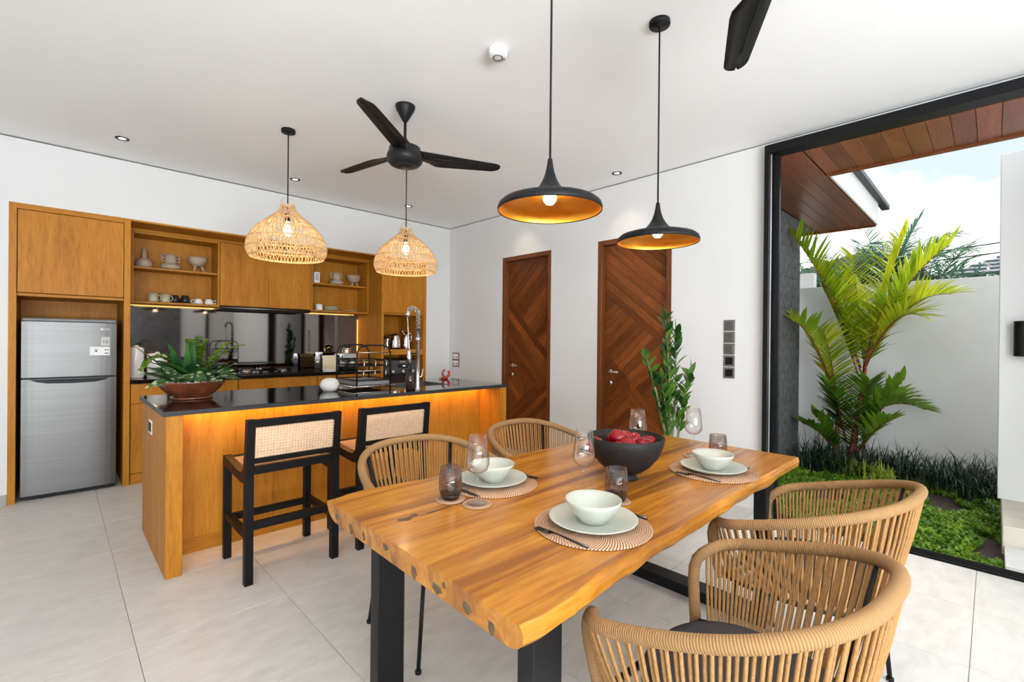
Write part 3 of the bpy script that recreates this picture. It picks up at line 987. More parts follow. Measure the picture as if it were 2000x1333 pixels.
K('cabinet_door', m_oak, tc1, o1, -.222, 5.455, 1.700, .434, 5.477, 2.366)

# fridge
fr = T('refrigerator', 'brushed steel two-door refrigerator in the oak tall cabinet', 'refrigerator', (.096, 5.76, 0))
of = (.096, 5.76)
K('fridge_body', m_darkgrey, fr, of, -.195, 5.535, .03, .387, 6.05, 1.475, b=.006)
K('top_cap', m_grey, fr, of, -.199, 5.49, 1.468, .391, 6.02, 1.497, b=.008)
def fdoor(z0, z1, name):
    mb = MB()
    n = 16
    prof = []
    for i in range(n+1):
        t = i/n
        x = -.199+.59*t
        prof.append((x-of[0], 5.478-.012*(1-(2*t-1)**4)-of[1]))
    poly = prof+[(.391-of[0], 5.535-of[1]), (-.199-of[0], 5.535-of[1])]
    mb.prism(poly, 2, z0, z1)
    o = mb.build(name, m_steel, fr)
    return o
ud = fdoor(1.006, 1.466, 'upper_door')
ld = fdoor(.040, .990, 'lower_door')
K('door_gap', m_black, fr, of, -.19, 5.49, .985, .384, 5.53, 1.01, b=0)
K('plinth', m_black, fr, of, -.195, 5.50, .006, .387, 5.54, .042, b=.002)
MB().lathe([(0, 0), (.014, 0), (.014, .03), (0, .03)], 14, c=(.37-of[0], 5.52-of[1])).build('foot', m_chrome, fr)
MB().lathe([(0, 0), (.014, 0), (.014, .03), (0, .03)], 14, c=(-.18-of[0], 5.52-of[1])).build('foot', m_chrome, fr)
# crescent grip pocket in the top of the lower door
pts = [(-.15, .988), (.345, .988), (.31, .968), (.25, .955), (.10, .950), (-.05, .955), (-.11, .968)]
MB().prism([(x-of[0], z) for x, z in pts], 1, 5.4605-of[1], 5.475-of[1]).build('grip_pocket', m_black, ld)
yl = 5.4646-of[1]
inst(text_mesh('LG', .026, 'logo', m_sticker), 'logo', ud, (.326-of[0], 5.4675-of[1], 1.412), FACE_Y)
MB().tube([(.292-of[0], 5.4665-of[1], 1.412), (.292-of[0], 5.470-of[1], 1.412)], .012, 18).build('logo_disc', m_sticker, ud)
st = MB().box(.286-of[0], 5.4655-of[1], 1.268, .345-of[0], 5.474-of[1], 1.345).build('energy_sticker', mat('silver_sticker', (.45, .45, .44), .4), ud)
inst(text_mesh('10', .042, 'print', m_print), 'sticker_print', st, (.315-of[0], 5.465-of[1], 1.300), FACE_Y)
st = MB().box(.212-of[0], 5.4645-of[1], 1.183, .345-of[0], 5.474-of[1], 1.258).build('information_sticker', m_sticker, ud)
MB().box(.24-of[0], 5.4640-of[1], 1.232, .268-of[0], 5.466-of[1], 1.240).build('print_green', m_green, st)
MB().box(.246-of[0], 5.4640-of[1], 1.214, .262-of[0], 5.466-of[1], 1.226).build('print_mark', m_print, st)
for x in (.312, .328): MB().box(x-of[0], 5.4638-of[1], 1.226, x+.009-of[0], 5.466-of[1], 1.237).build('print_mark', m_print, st)
MB().box(.31-of[0], 5.4638-of[1], 1.196, .338-of[0], 5.466-of[1], 1.206).build('print_mark', m_grey, st)

# base cabinets under the rear worktop
units = [(.490, 1.365, 'oak base cabinet with drawer next to the fridge cabinet'),
         (1.365, 2.180, 'oak base cabinet with drawer under the gas hob'),
         (2.180, 2.978, 'oak base cabinet with drawer under the toaster')]
for x0, x1, lb in units:
    ob = ((x0+x1)/2, 5.78)
    t = T('base_cabinet', lb, 'cabinet', (ob[0], ob[1], 0), group='oak base cabinets under the rear worktop')
    K('cabinet_body', m_oak, t, ob, x0+.001, 5.495, .09, x1-.001, YC, .918)
    K('toe_kick', m_oakx, t, ob, x0+.001, 5.478, 0, x1-.001, 5.50, .092)
    K('drawer', m_oak, t, ob, x0+.003, 5.472, .736, x1-.003, 5.494, .914)
    xm = (x0+x1)/2
    K('cabinet_door', m_oak, t, ob, x0+.003, 5.472, .098, xm-.0015, 5.494, .731)
    K('cabinet_door', m_oak, t, ob, xm+.0015, 5.472, .098, x1-.003, 5.494, .731)
ct = MB().box(-1.245, -.325, 0, 1.245, .325, .035, b=.003).build('worktop', m_stone, None, (1.732, 5.777, .920))
tag(ct, 'black granite worktop along the rear kitchen wall', 'worktop')
bs = MB().box(-1.245, 0, 0, 1.245, .012, .73).build('backsplash_panel', m_splash, None, (1.732, 6.103, .956))
tag(bs, 'dark mirror glass backsplash behind the rear worktop', 'backsplash')

# wood lining under the bulkhead and band above the wall units
sp = MB().box(.484, 5.455, NZ-.016, 2.98, 5.795, NZ).build('trim_1', m_oakx)
tag(sp, 'oak lining under the white bulkhead above the wall cabinets', 'trim', kind='structure')
bd = MB().box(.484, 5.79, 2.374, 2.98, 5.815, NZ-.016, b=.001).box(.484, 5.79, 1.676, .516, 5.815, 2.374).build('trim_2', m_oakx)
tag(bd, 'narrow oak band along the top of the wall cabinets', 'trim', kind='structure')

YU = 5.79
def open_shelf(x0, x1, label):
    ob = ((x0+x1)/2, 5.95, 1.676)
    t = T('open_shelf', label, 'shelf', ob)
    K('side_panel', m_oak, t, ob, x0, YU, 1.676, x0+.020, YC-.002, 2.373)
    K('side_panel', m_oak, t, ob, x1-.020, YU, 1.676, x1, YC-.002, 2.373)
    K('bottom_shelf', m_oakx, t, ob, x0+.02, YU, 1.676, x1-.02, YC-.02, 1.698)
    K('middle_shelf', m_oakx, t, ob, x0+.02, YU+.012, 2.016, x1-.02, YC-.02, 2.036)
    K('top_panel', m_oakx, t, ob, x0+.02, YU, 2.353, x1-.02, YC-.02, 2.373)
    K('back_panel', m_oak, t, ob, x0+.02, YC-.02, 1.676, x1-.02, YC-.002, 2.373)
open_shelf(.517, 1.258, 'open oak wall shelf beside the fridge cabinet')
open_shelf(2.222, 2.976, 'open oak wall shelf beside the right tall cabinet')
ob = (1.74, 5.95, 1.695)
wc = T('wall_cabinet', 'oak wall cabinet with two plain doors above the hob', 'cabinet', ob)
K('cabinet_body', m_oak, wc, ob, 1.26, 5.815, 1.695, 2.22, YC-.002, 2.372)
K('cabinet_door', m_oak, wc, ob, 1.262, YU, 1.697, 1.7415, 5.812, 2.370)
K('cabinet_door', m_oak, wc, ob, 1.7445, YU, 1.697, 2.218, 5.812, 2.370)
rh = T('range_hood', 'slim stainless range hood under the wall cabinet doors', 'range hood', (1.74, 5.92, 1.652))
MB().box(-.475, -.11, .004, .475, .16, .042, b=.002).build('hood_body', m_darkgrey, rh)
MB().tube([(-.474, -.115, .022), (.474, -.115, .022)], .019, 16).build('front_lip', m_steel, rh)
# warm light strip under the wall units
ls = MB().box(-1.19, -.006, 0, 1.19, .006, .006).build('light_strip', m_led, None, (1.72, 6.085, 1.668))
tag(ls, 'warm light strip under the wall cabinets along the backsplash', 'light strip')
light('backsplash_strip_glow', 'AREA', (1.72, 6.07, 1.664), 5, (1, .62, .25), (0, 0, 0), shape='RECTANGLE', size=2.3, size_y=.02)
ls2 = MB().box(-.004, -.004, 0, .004, .004, .62).build('light_strip', m_led, None, (2.968, 6.09, .99))
tag(ls2, 'upright warm light strip at the right end of the backsplash', 'light strip')

# right tall cabinet
o2 = (3.317, 5.78)
tc2 = T('tall_cabinet', 'oak tall cabinet with open niche and built-in oven by the corner', 'cabinet', (o2[0], o2[1], 0))
K('side_panel', m_oak, tc2, o2, 2.980, 5.45, 0, 3.012, YC, NZ)
K('side_panel', m_oak, tc2, o2, 3.607, 5.45, 0, 3.655, YC, NZ)
K('top_panel', m_oakx, tc2, o2, 3.012, 5.45, 2.38, 3.607, YC, NZ)
K('cabinet_door', m_oak, tc2, o2, 3.014, 5.453, 1.692, 3.605, 5.475, 2.376)
K('niche_top', m_oakx, tc2, o2, 3.012, 5.478, 1.668, 3.607, YC, 1.69)
K('back_panel', m_oak, tc2, o2, 3.012, YC-.02, 0, 3.607, YC, 2.38)
K('niche_shelf', m_oakx, tc2, o2, 3.012, 5.455, 1.142, 3.607, YC-.02, 1.213)
K('oven_shelf', m_oakx, tc2, o2, 3.012, 5.46, .66, 3.607, YC-.02, .69)
K('cabinet_door', m_oak, tc2, o2, 3.014, 5.453, .098, 3.605, 5.475, .656)
K('toe_kick', m_oakx, tc2, o2, 3.012, 5.47, 0, 3.607, 5.49, .096)
ov = T('oven', 'black built-in oven with display and three knobs in the right tall cabinet', 'oven', (3.30, 5.72, .69))
MB().box(-.27, -.24, 0, .27, .30, .385, b=.004).build('oven_body', m_black, ov)
pn = MB().box(-.265, -.255, .20, .265, -.24, .38, b=.003).build('control_panel', m_darkgrey, ov)
MB().box(-.265, -.252, .01, .265, -.24, .19, b=.003).build('oven_door', m_blackcer, ov)
ds = MB().box(-.08, -.2575, .275, .09, -.2545, .335).build('display', m_blackcer, pn)
for a in ((-.085, .270, .095, .274), (-.085, .336, .095, .340), (-.085, .274, -.081, .336), (.091, .274, .095, .336)):
    MB().box(a[0], -.2578, a[1], a[2], -.2545, a[3]).build('display_frame', m_grey, pn)
MB().box(.0, -.2585, .298, .05, -.257, .312).build('display_digits', emit('display_glow', (.8, .85, .9), 1.2), ds)
MB().box(-.045, -.2570, .352, .04, -.2545, .366).build('badge', m_silver, pn)
for x in (-.15, 0, .15):
    MB().tube([(x, -.255, .232), (x, -.28, .232)], .02, 16).build('knob', m_chrome, pn)

# ---- things on the rear worktop
ZW = .955
def lathe_thing(name, label, cat, loc, prof, m, seg=28, group=None):
    o = MB().lathe(prof, seg).build(name, m, None, loc)
    return tag(o, label, cat, group)
lathe_thing('canister', 'tall white canister beside the fridge cabinet', 'canister', (.552, 5.72, ZW),
            [(0, 0), (.058, 0), (.062, .006), (.062, .27), (.058, .282), (.05, .29), (.03, .297), (.018, .300), (.02, .312), (.0, .315)], m_whitecer)
lathe_thing('canister', 'short white canister behind the bowl of plants', 'canister', (.715, 5.72, ZW),
            [(0, 0), (.078, 0), (.082, .006), (.082, .22), (.078, .228), (.05, .234), (.018, .236), (.02, .246), (0, .248)], m_whitecer)
hob = T('gas_hob', 'black glass gas hob with two burners', 'hob', (1.72, 5.80, ZW))
MB().box(-.36, -.20, 0, .36, .20, .008, b=.003).build('hob_glass', m_blackcer, hob)
for x in (-.19, .19):
    bu = MB().lathe([(0, .008), (.05, .008), (.052, .018), (.04, .022), (.038, .030), (.0, .031)], 24, c=(x, .02)).build('burner', m_silver_satin, hob)
    g = MB()
    for a in range(4):
        ca, sa = cos(a*pi/2+pi/4), sin(a*pi/2+pi/4)
        g.tube([(x+.035*ca, .02+.035*sa, .045), (x+.10*ca, .02+.10*sa, .045), (x+.11*ca, .02+.11*sa, .008)], .005, 6)
    g.tube([(x+.075*cos(t*pi/8), .02+.075*sin(t*pi/8), .045) for t in range(16)], .004, 6, closed=True)
    g.build('pan_support', m_black, bu)
    MB().lathe([(0, .008), (.02, .008), (.018, .03), (0, .03)], 16, c=(x*.5, -.16)).build('knob', m_black, hob)

to = T('toaster', 'cream fronted toaster on the rear worktop', 'toaster', (2.40, 5.74, ZW))
MB().prism([(-.075, .012), (.075, .012), (.078, .06), (.074, .15), (.05, .185), (-.05, .185), (-.074, .15), (-.078, .06)], 0, -.085, .105).build('toaster_body', m_cream, to)
MB().prism([(-.080, 0), (.080, 0), (.083, .06), (.079, .155), (.053, .19), (-.053, .19), (-.079, .155), (-.083, .06)], 0, -.115, -.085).build('end_cap', m_blackcer, to)
MB().prism([(-.080, 0), (.080, 0), (.083, .06), (.079, .155), (.053, .19), (-.053, .19), (-.079, .155), (-.083, .06)], 0, .105, .125).build('end_cap', m_blackcer, to)
MB().box(-.08, -.085, 0, .10, .085, .012).build('base', m_chrome, to)
for yy in (-.025, .025): MB().box(-.065, yy-.011, .184, .085, yy+.011, .1865).build('bread_slot', m_black, to)
MB().box(-.128, -.012, .10, -.112, .012, .118, b=.002).build('lever', m_chrome, to)

cm = T('coffee_machine', 'silver coffee machine next to the toaster', 'coffee machine', (2.665, 5.78, ZW))
MB().box(-.09, -.12, 0, .10, .14, .035, b=.006).build('drip_tray', m_black, cm)
MB().box(-.09, .0, .035, .10, .14, .21, b=.008).build('machine_body', m_silver, cm)
MB().box(-.09, -.12, .145, .10, .0, .21, b=.008).build('brew_head', m_silver, cm)
MB().box(-.03, -.10, .10, .02, -.05, .145, b=.004).build('spout', m_black, cm)
MB().lathe([(0, .04), (.032, .04), (.036, .10), (.0, .10)], 18, c=(.05, -.07)).build('cup_stand', m_white, cm)
po = T('metal_pot', 'small steel pot with lid knob on the coffee machine', 'pot', (2.69, 5.82, ZW+.21))
MB().lathe([(0, 0), (.05, 0), (.052, .005), (.052, .075), (0, .075)], 24).build('pot_body', m_chrome, po)
MB().lathe([(.055, .075), (.055, .082), (.02, .09), (0, .091)], 24).build('lid', m_black, po)
MB().lathe([(0, .088), (.008, .09), (.012, .105), (.0, .113)], 14).build('lid_knob', m_chrome, po)
lathe_thing('cup', 'yellow cup on the rear worktop behind the dish rack', 'cup', (2.885, 5.66, ZW+.055),
            [(0, 0), (.028, 0), (.034, .02), (.04, .065), (.037, .065), (.031, .02), (0, .006)], m_yellow)
bx = MB().box(-.05, -.07, 0, .05, .07, .055, b=.003).build('wooden_box', m_oakx, None, (2.895, 5.66, ZW))
tag(bx, 'small wooden box under the yellow cup', 'box')

# ---- kettles in the niche
def handle_arc(p, w, h, r, n=10):
    return [(p[0]+w*sin(pi*i/n), p[1], p[2]+h*(i/n)) for i in range(n+1)]
ZN = 1.213
k1 = T('moka_pot', 'small silver and black pot at the left of the niche', 'pot', (3.13, 5.63, ZN))
MB().lathe([(0, 0), (.045, 0), (.038, .06), (.036, .075), (.042, .14), (0, .14)], 10, smooth=False).build('pot_body', m_chrome, k1)
MB().lathe([(.042, .14), (.02, .155), (.008, .16), (.012, .175), (0, .18)], 16).build('lid', m_black, k1)
MB().tube([(-.036, 0, .13), (-.075, 0, .125), (-.08, 0, .06)], .007, 8).build('handle', m_black, k1)
k2 = T('electric_kettle', 'black and silver electric kettle in the niche', 'kettle', (3.30, 5.66, ZN))
MB().lathe([(0, 0), (.07, 0), (.072, .015), (0, .016)], 24).build('kettle_base', m_black, k2)
MB().lathe([(.066, .016), (.068, .03), (.058, .17), (.05, .195), (0, .20)], 28).build('kettle_body', m_chrome, k2)
MB().lathe([(.045, .197), (.03, .207), (.0, .21)], 20).build('lid', m_black, k2)
MB().tube([(-.055, 0, .185), (-.10, 0, .18), (-.105, 0, .08), (-.066, 0, .05)], .010, 8).build('handle', m_black, k2)
k3 = T('pouring_kettle', 'slim steel kettle with tall spout beside the electric kettle', 'kettle', (3.47, 5.66, ZN))
MB().lathe([(0, 0), (.055, 0), (.057, .01), (.045, .16), (.034, .235), (.0, .235)], 28).build('kettle_body', m_chrome, k3)
MB().tube([(-.036, 0, .20), (-.055, 0, .24), (-.062, 0, .262)], [.014, .009, .007], 10).build('spout', m_chrome, k3)
MB().tube([(.036, 0, .215), (.08, 0, .215), (.085, 0, .12), (.052, 0, .10)], .008, 8).build('handle', m_silver, k3)

# ---- ceramics on the wall shelves
Z1, Z2 = 1.698, 2.036
YS = 5.90
lathe_thing('bottle_vase', 'squat beige stoneware vase with narrow neck on the left shelf', 'vase', (.628, YS, Z2),
            [(0, 0), (.05, 0), (.066, .02), (.070, .045), (.055, .075), (.028, .095), (.021, .105), (.021, .185), (.017, .185), (.017, .11), (0, .10)], m_beige)
def handled(label, loc):
    t = T('handled_vase', label, 'vase', loc)
    MB().lathe([(0, 0), (.06, 0), (.082, .015), (.088, .03), (.080, .05), (.05, .066), (.047, .075), (.052, .10), (.052, .155), (.047, .158), (.045, .10), (0, .08)], 30).build('vase_body', m_beige, t)
    for s in (-1, 1):
        for z in (.085, .12):
            MB().tube([(s*.05, 0, z), (s*.068, 0, z+.002), (s*.080, 0, z+.016), (s*.070, 0, z+.032), (s*.05, 0, z+.034)], .006, 8).build('handle', m_beige, t)
handled('beige stoneware vase with double ring handles on the left shelf', (.842, YS, Z2))
handled('beige stoneware vase with double ring handles on the right shelf', (2.585, YS, Z2))
def tripod(label, loc, legh):
    t = T('footed_bowl', label, 'bowl', loc)
    h = legh
    MB().lathe([(0, h), (.035, h+.002), (.07, h+.03), (.088, h+.075), (.086, h+.098), (.082, h+.098), (.083, h+.075), (.065, h+.035), (0, h+.008)], 30).build('bowl_body', m_beige, t)
    for k in range(3):
        a = k*2*pi/3+pi/2+.3
        MB().tube([(.035*cos(a), .035*sin(a), h+.012), (.058*cos(a), .058*sin(a), 0)], [.012, .008], 10).build('leg', m_beige, t)
tripod('beige stoneware bowl on splayed legs on the left shelf', (1.075, YS, Z2), .060)
tripod('beige stoneware bowl on short legs on the right shelf', (2.815, YS, Z2), .048)
def mug(label, loc, m, r, h, rz, inv=False, handle=True, group=None):
    t = T('mug', label, 'cup', loc, rz, group)
    if inv:
        pr_ = [(0, h), (r*.62, h), (r*.7, h-.004), (r*.98, h*.45), (r, .0), (r*.93, 0), (r*.9, h*.45), (0, h-.01)]
    else:
        pr_ = [(0, 0), (r*.9, 0), (r, .006), (r, h), (r*.93, h), (r*.92, .01), (0, .008)]
    MB().lathe(pr_, 24).build('mug_body', m, t)
    if handle:
        MB().tube([(r*.9, 0, h*.78), (r*1.4, 0, h*.74), (r*1.55, 0, h*.5), (r*1.35, 0, h*.27), (r*.92, 0, h*.22)], .005, 8).build('handle', m, t)
mug('left of the two olive mugs on the lower left shelf', (.700, YS, Z1), m_olive, .043, .092, -.35, group='mugs on the lower left shelf')
mug('right of the two olive mugs on the lower left shelf', (.800, YS, Z1), m_olive, .041, .090, -.35, group='mugs on the lower left shelf')
mug('left of the two glossy black cups on the lower left shelf', (.884, YS+.01, Z1), m_blackcer, .042, .082, 2.6, True, group='mugs on the lower left shelf')
mug('right of the two glossy black cups on the lower left shelf', (.966, YS-.01, Z1), m_blackcer, .044, .084, 2.6, True, False, group='mugs on the lower left shelf')
mug('left of the two upturned white cups on the lower left shelf', (1.085, YS, Z1), m_whitecer, .043, .060, 2.8, True, group='mugs on the lower left shelf')
mug('right of the two upturned white cups on the lower left shelf', (1.180, YS-.01, Z1), m_whitecer, .043, .060, -.3, True, group='mugs on the lower left shelf')
wb2 = T('white_device', 'small white box with grey face standing on the right shelf', 'device', (2.315, YS-.03, Z2))
MB().box(-.036, -.028, 0, .036, .028, .135, b=.005).build('device_body', m_white, wb2)
MB().box(-.022, -.0295, .03, .022, -.027, .12).build('device_face', mat('pale_lilac_grey', (.45, .45, .50), .4), wb2)
mug('white cup on the lower right shelf', (2.352, YS-.03, Z1), m_whitecer, .042, .078, 2.2, False, False)
for k in range(5):
    o = MB().lathe([(0, 0), (.05, 0), (.085, .008), (.095, .014), (.094, .016), (.06, .009), (0, .005)], 30).build('side_plate', m_olive, None, (2.515, YS, Z1+.0105*k))
    tag(o, '%s plate of the grey green stack on the lower right shelf' % ('lowest', 'second lowest', 'middle', 'second highest', 'topmost')[k], 'plate', 'grey green plates in a stack')
lathe_thing('serving_plate', 'flat pale plate lying on the lower right shelf', 'plate', (2.76, YS, Z1),
            [(0, 0), (.07, 0), (.10, .008), (.115, .016), (.113, .018), (.07, .008), (0, .006)], m_beige)

# ================================================================== ISLAND
oi_ = (1.74, 3.665)
il = T('kitchen_island', 'oak kitchen island with overhanging black top', 'kitchen island', (oi_[0], oi_[1], 0))
K('end_panel', m_oak, il, oi_, .440, 3.192, 0, .520, 4.14, .908, b=.002)
K('end_panel', m_oak, il, oi_, 2.960, 3.192, 0, 3.040, 4.14, .908, b=.002)
xs = [.520, 1.090, 1.71, 2.33, 2.960]
for a, b in zip(xs[:-1], xs[1:]):
    K('front_panel', m_oak, il, oi_, a+.0012, 3.482, .096, b-.0012, 3.50, .906, b=.001)
K('plinth', m_oakx, il, oi_, .520, 3.486, 0, 2.960, 3.50, .094, b=.001)
for a, b in zip(xs[:-1], xs[1:]):
    K('rear_door', m_oak, il, oi_, a+.002, 4.10, .098, b-.002, 4.12, .904, b=.001)
K('carcass', m_oak, il, oi_, .520, 3.52, .02, 2.96, 4.098, .70, b=0)
pl = MB().box(-.006, -.055, -.045, 0, .055, .045, b=.003).build('power_socket', m_white, il, (.440-oi_[0], 3.745-oi_[1], .775))
for s in (-.027, .027):
    MB().box(-.0085, s-.02, -.03, -.005, s+.02, .03, b=.002).build('socket_insert', m_black, pl)
# top with a cut-out for the sink
SX0, SX1, SY0, SY1 = 2.10, 2.60, 3.53, 3.89
wt = MB().box(.425, 3.185, .908, SX0, 4.15, .936, b=.002).box(SX1, 3.185, .908, 3.052, 4.15, .936, b=.002)
wt.box(SX0, 3.185, .908, SX1, SY0, .936).box(SX0, SY1, .908, SX1, 4.15, .936)
me = MB()
me.v = [(x-1.74, y-3.665, z-.908) for x, y, z in wt.v]; me.f = wt.f; me.s = wt.s
wto = me.build('island_worktop', m_stone, None, (1.74, 3.665, .908))
MB().box(-1.3155, -.4815, .0005, 1.3125, -.4795, .0265).build('front_edge', m_edge, wto)
MB().box(-1.3165, -.4805, .0005, -1.3145, .484, .0265).build('end_edge', m_edge, wto)
tag(wto, 'polished black granite island worktop', 'worktop')
il2 = MB().box(-1.2, -.005, 0, 1.2, .005, .006).build('light_strip', m_led, None, (1.74, 3.46, .901))
tag(il2, 'warm light strip under the island overhang', 'light strip')
light('island_strip_glow', 'AREA', (1.74, 3.43, .897), 8.5, (1, .50, .14), (rad(0), 0, 0), shape='RECTANGLE', size=2.38, size_y=.03)

snk = T('kitchen_sink', 'stainless steel sink set into the island top', 'sink', (2.35, 3.71, .936))
sm = MB()
sx, sy, dp = .245, .175, -.19
sm.add([(-sx, -sy, .002), (sx, -sy, .002), (sx, sy, .002), (-sx, sy, .002), (-sx+.02, -sy+.02, dp), (sx-.02, -sy+.02, dp), (sx-.02, sy-.02, dp), (-sx+.02, sy-.02, dp)],
       [(0, 4, 5, 1), (1, 5, 6, 2), (2, 6, 7, 3), (3, 7, 4, 0), (4, 7, 6, 5)])
sm.build('basin', m_steel, snk, fix=False)
rm = MB()
for a in ((-sx-.012, -sy-.012, sx+.012, -sy), (-sx-.012, sy, sx+.012, sy+.012), (-sx-.012, -sy, -sx, sy), (sx, -sy, sx+.012, sy)):
    rm.box(a[0], a[1], .0005, a[2], a[3], .003)
rm.build('rim', m_steel, snk)
# pull-down spring tap
tp = T('kitchen_tap', 'tall chrome spring tap at the front of the island', 'tap', (2.125, 3.285, .936))
MB().lathe([(0, 0), (.027, 0), (.027, .008), (.02, .012), (.0165, .02), (.0165, .40), (.020, .402), (.020, .43), (0, .43)], 20).build('tap_column', m_chrome, tp)
MB().lathe([(.017, .43), (.0165, .50), (0, .50)], 18).build('hose_sleeve', m_steel, tp)
neck = [(0, 0, .50), (0, 0, .60)]+[(-.045+.045*cos(t*pi/12), .0, .615+.045*sin(t*pi/12)) for t in range(13)]
neck = [(0, 0, .50+.02*i) for i in range(6)]+[(-.05+.05*cos(t*pi/14), 0, .61+.055*sin(t*pi/14)) for t in range(1, 12)]
MB().tube(neck, .008, 10).build('hose', m_black, tp)
# spring coils around the hose
P = [Vector(p) for p in neck]
sp_ = []
L = [0]
for a, b in zip(P[:-1], P[1:]): L.append(L[-1]+(b-a).length)
turns = 15; N = turns*12
for i in range(N+1):
    s = L[-1]*i/N
    k = max(j for j in range(len(L)) if L[j] <= s+1e-9); k = min(k, len(P)-2)
    t = (s-L[k])/(L[k+1]-L[k])
    c = P[k].lerp(P[k+1], t); tg = (P[k+1]-P[k]).normalized()
    u_ = Vector((0, 1, 0)); v_ = tg.cross(u_).normalized()
    a = 2*pi*turns*i/N
    sp_.append(c+(u_*cos(a)+v_*sin(a))*.0165)
MB().tube(sp_, .0032, 6).build('spring', m_chrome, tp)
e = P[-1]
MB().tube([e, e+Vector((-.012, 0, -.05))], [.014, .019], 14).build('neck_end', m_chrome, tp)
MB().tube([e+Vector((-.012, 0, -.05)), (-.082, 0, .34), (-.082, 0, .32)], .005, 8).build('spray_pipe', m_chrome, tp)
MB().lathe([(0, .215), (.014, .22), (.018, .26), (.014, .30), (.013, .325), (0, .327)], 18, c=(-.082, 0)).build('spray_head', m_chrome, tp)
MB().tube([(0, 0, .30), (-.082, 0, .30)], .006, 8).build('holder_arm', m_black, tp)
MB().tube([(.015, 0, .10), (.04, 0, .11), (.045, -.005, .17)], .006, 8).build('lever', m_chrome, tp)

# soap bottle
sb = T('soap_bottle', 'dark brown pump bottle beside the chrome tap', 'bottle', (2.085, 3.335, .936))
MB().lathe([(0, 0), (.033, 0), (.036, .005), (.036, .105), (.030, .125), (.014, .142), (.013, .155), (0, .155)], 24).build('bottle_body', m_amber, sb)
MB().lathe([(0, .155), (.016, .155), (.016, .17), (.006, .172), (.005, .20), (0, .20)], 16).build('pump_collar', m_black, sb)
MB().tube([(0, 0, .20), (-.012, 0, .206), (-.045, 0, .20)], .006, 8).build('pump_spout', m_black, sb)

# white stone ball
bmx = MB().lathe([(0, 0), (.045, .0), (.066, .025), (.072, .052), (.062, .082), (.04, .098), (0, .102)], 28)
rg = random.Random(4)
bmx.v = [(x*(1+.04*sin(9*z*10+x*40)), y*(1+.03*cos(x*60)), z*(1+.03*sin(x*50+y*30))) for x, y, z in bmx.v]
tag(bmx.build('stone_ornament', m_lime, None, (1.545, 3.64, .936)), 'rough white stone ball on the black island top', 'ornament')

# two-tier dish rack
dr = T('dish_rack', 'black two-tier wire dish rack on the island', 'dish rack', (1.895, 3.775, .936), pi/2)
hx, hy = .19, .15
tr = MB().box(-hx, -hy, .03, hx, hy, .034)
for a in ((-hx, -hy, hx, -hy+.004), (-hx, hy-.004, hx, hy), (-hx, -hy, -hx+.004, hy), (hx-.004, -hy, hx, hy)):
    tr.box(a[0], a[1], .03, a[2], a[3], .062)
tr.build('drip_tray', m_grey, dr)
def rect_tube(z, r, name, m, x=hx, y=hy):
    MB().tube([(-x, -y, z), (x, -y, z), (x, y, z), (-x, y, z)], r, 6, closed=True).build(name, m, dr)
rect_tube(.072, .005, 'basket_rim', m_black)
rect_tube(.025, .004, 'base_ring', m_chrome, hx+.02, hy+.04)
rect_tube(.235, .005, 'basket_rim', m_black)
rect_tube(.19, .004, 'basket_ring', m_black)
for s in (-1, 1):
    p = [(s*hx, -hy, .0), (s*hx, -hy, .30), (s*hx, -hy*.82, .345), (s*hx, -hy*.5, .36), (s*hx, hy*.5, .36), (s*hx, hy*.82, .345), (s*hx, hy, .30), (s*hx, hy, .0)]
    MB().tube(p, .007, 8).build('side_frame', m_black, dr)
for i in range(9):
    x = -hx+.02+i*(2*hx-.04)/8
    MB().tube([(x, -hy, .235), (x, -hy, .19), (x, hy, .19), (x, hy, .235)], .0025, 6).build('wire', m_black, dr)
for i in range(3):
    q = -.10+i*.10
    MB().tube([(-hx, q, .235), (-hx-.03, q, .23), (-hx-.032, q+.005, .17)], .006, 6).build('hook', m_silver_satin, dr)
    MB().tube([(-hx, q, .15), (-hx-.02, q, .147), (-hx-.022, q+.005, .10)], .006, 6).build('hook', m_silver_satin, dr)
MB().tube([(-hx, -hy, .15), (-hx, hy, .15)], .004, 6).build('cross_bar', m_silver_satin, dr)
MB().tube([(-hx, -hy, .30), (-hx, hy, .30)], .004, 6).build('cross_bar', m_silver_satin, dr)
# small red ornament and wall socket in the corner
rn = T('red_ornament', 'small curled red ornament at the far right of the island top', 'ornament', (2.93, 4.02, .936))
MB().tube([(-.05, 0, .012), (-.02, 0, .012), (.03, 0, .016), (.055, 0, .04), (.055, 0, .085)], [.010, .014, .016, .014, .012], 10).build('ornament_body', m_red, rn)
MB().tube([(.0, 0, .016), (-.028, 0, .045), (-.02, 0, .085), (.005, 0, .095)], [.010, .012, .010, .008], 10).build('ornament_curl', m_red, rn)
MB().tube([(-.05, 0, .012), (-.065, 0, .014)], .010, 8).build('yellow_tip', m_yellow, rn)
so = T('wall_socket', 'dark red double socket plate on the wall above the island', 'socket', (XW, 5.29, 1.065))
MB().box(-.008, -.078, -.10, 0, .078, .10, b=.003).build('plate', mat('dark_red_plate', (.20, .045, .05), .35), so)
for zz in (-.047, .047):
    si = MB().box(-.012, -.062, zz-.036, -.006, .062, zz+.036, b=.002).build('socket_insert', m_white, so)
    for yy in (-.03, .03): MB().box(-.0135, yy-.007, zz-.028, -.011, yy+.007, zz+.006).build('socket_hole', m_black, si)

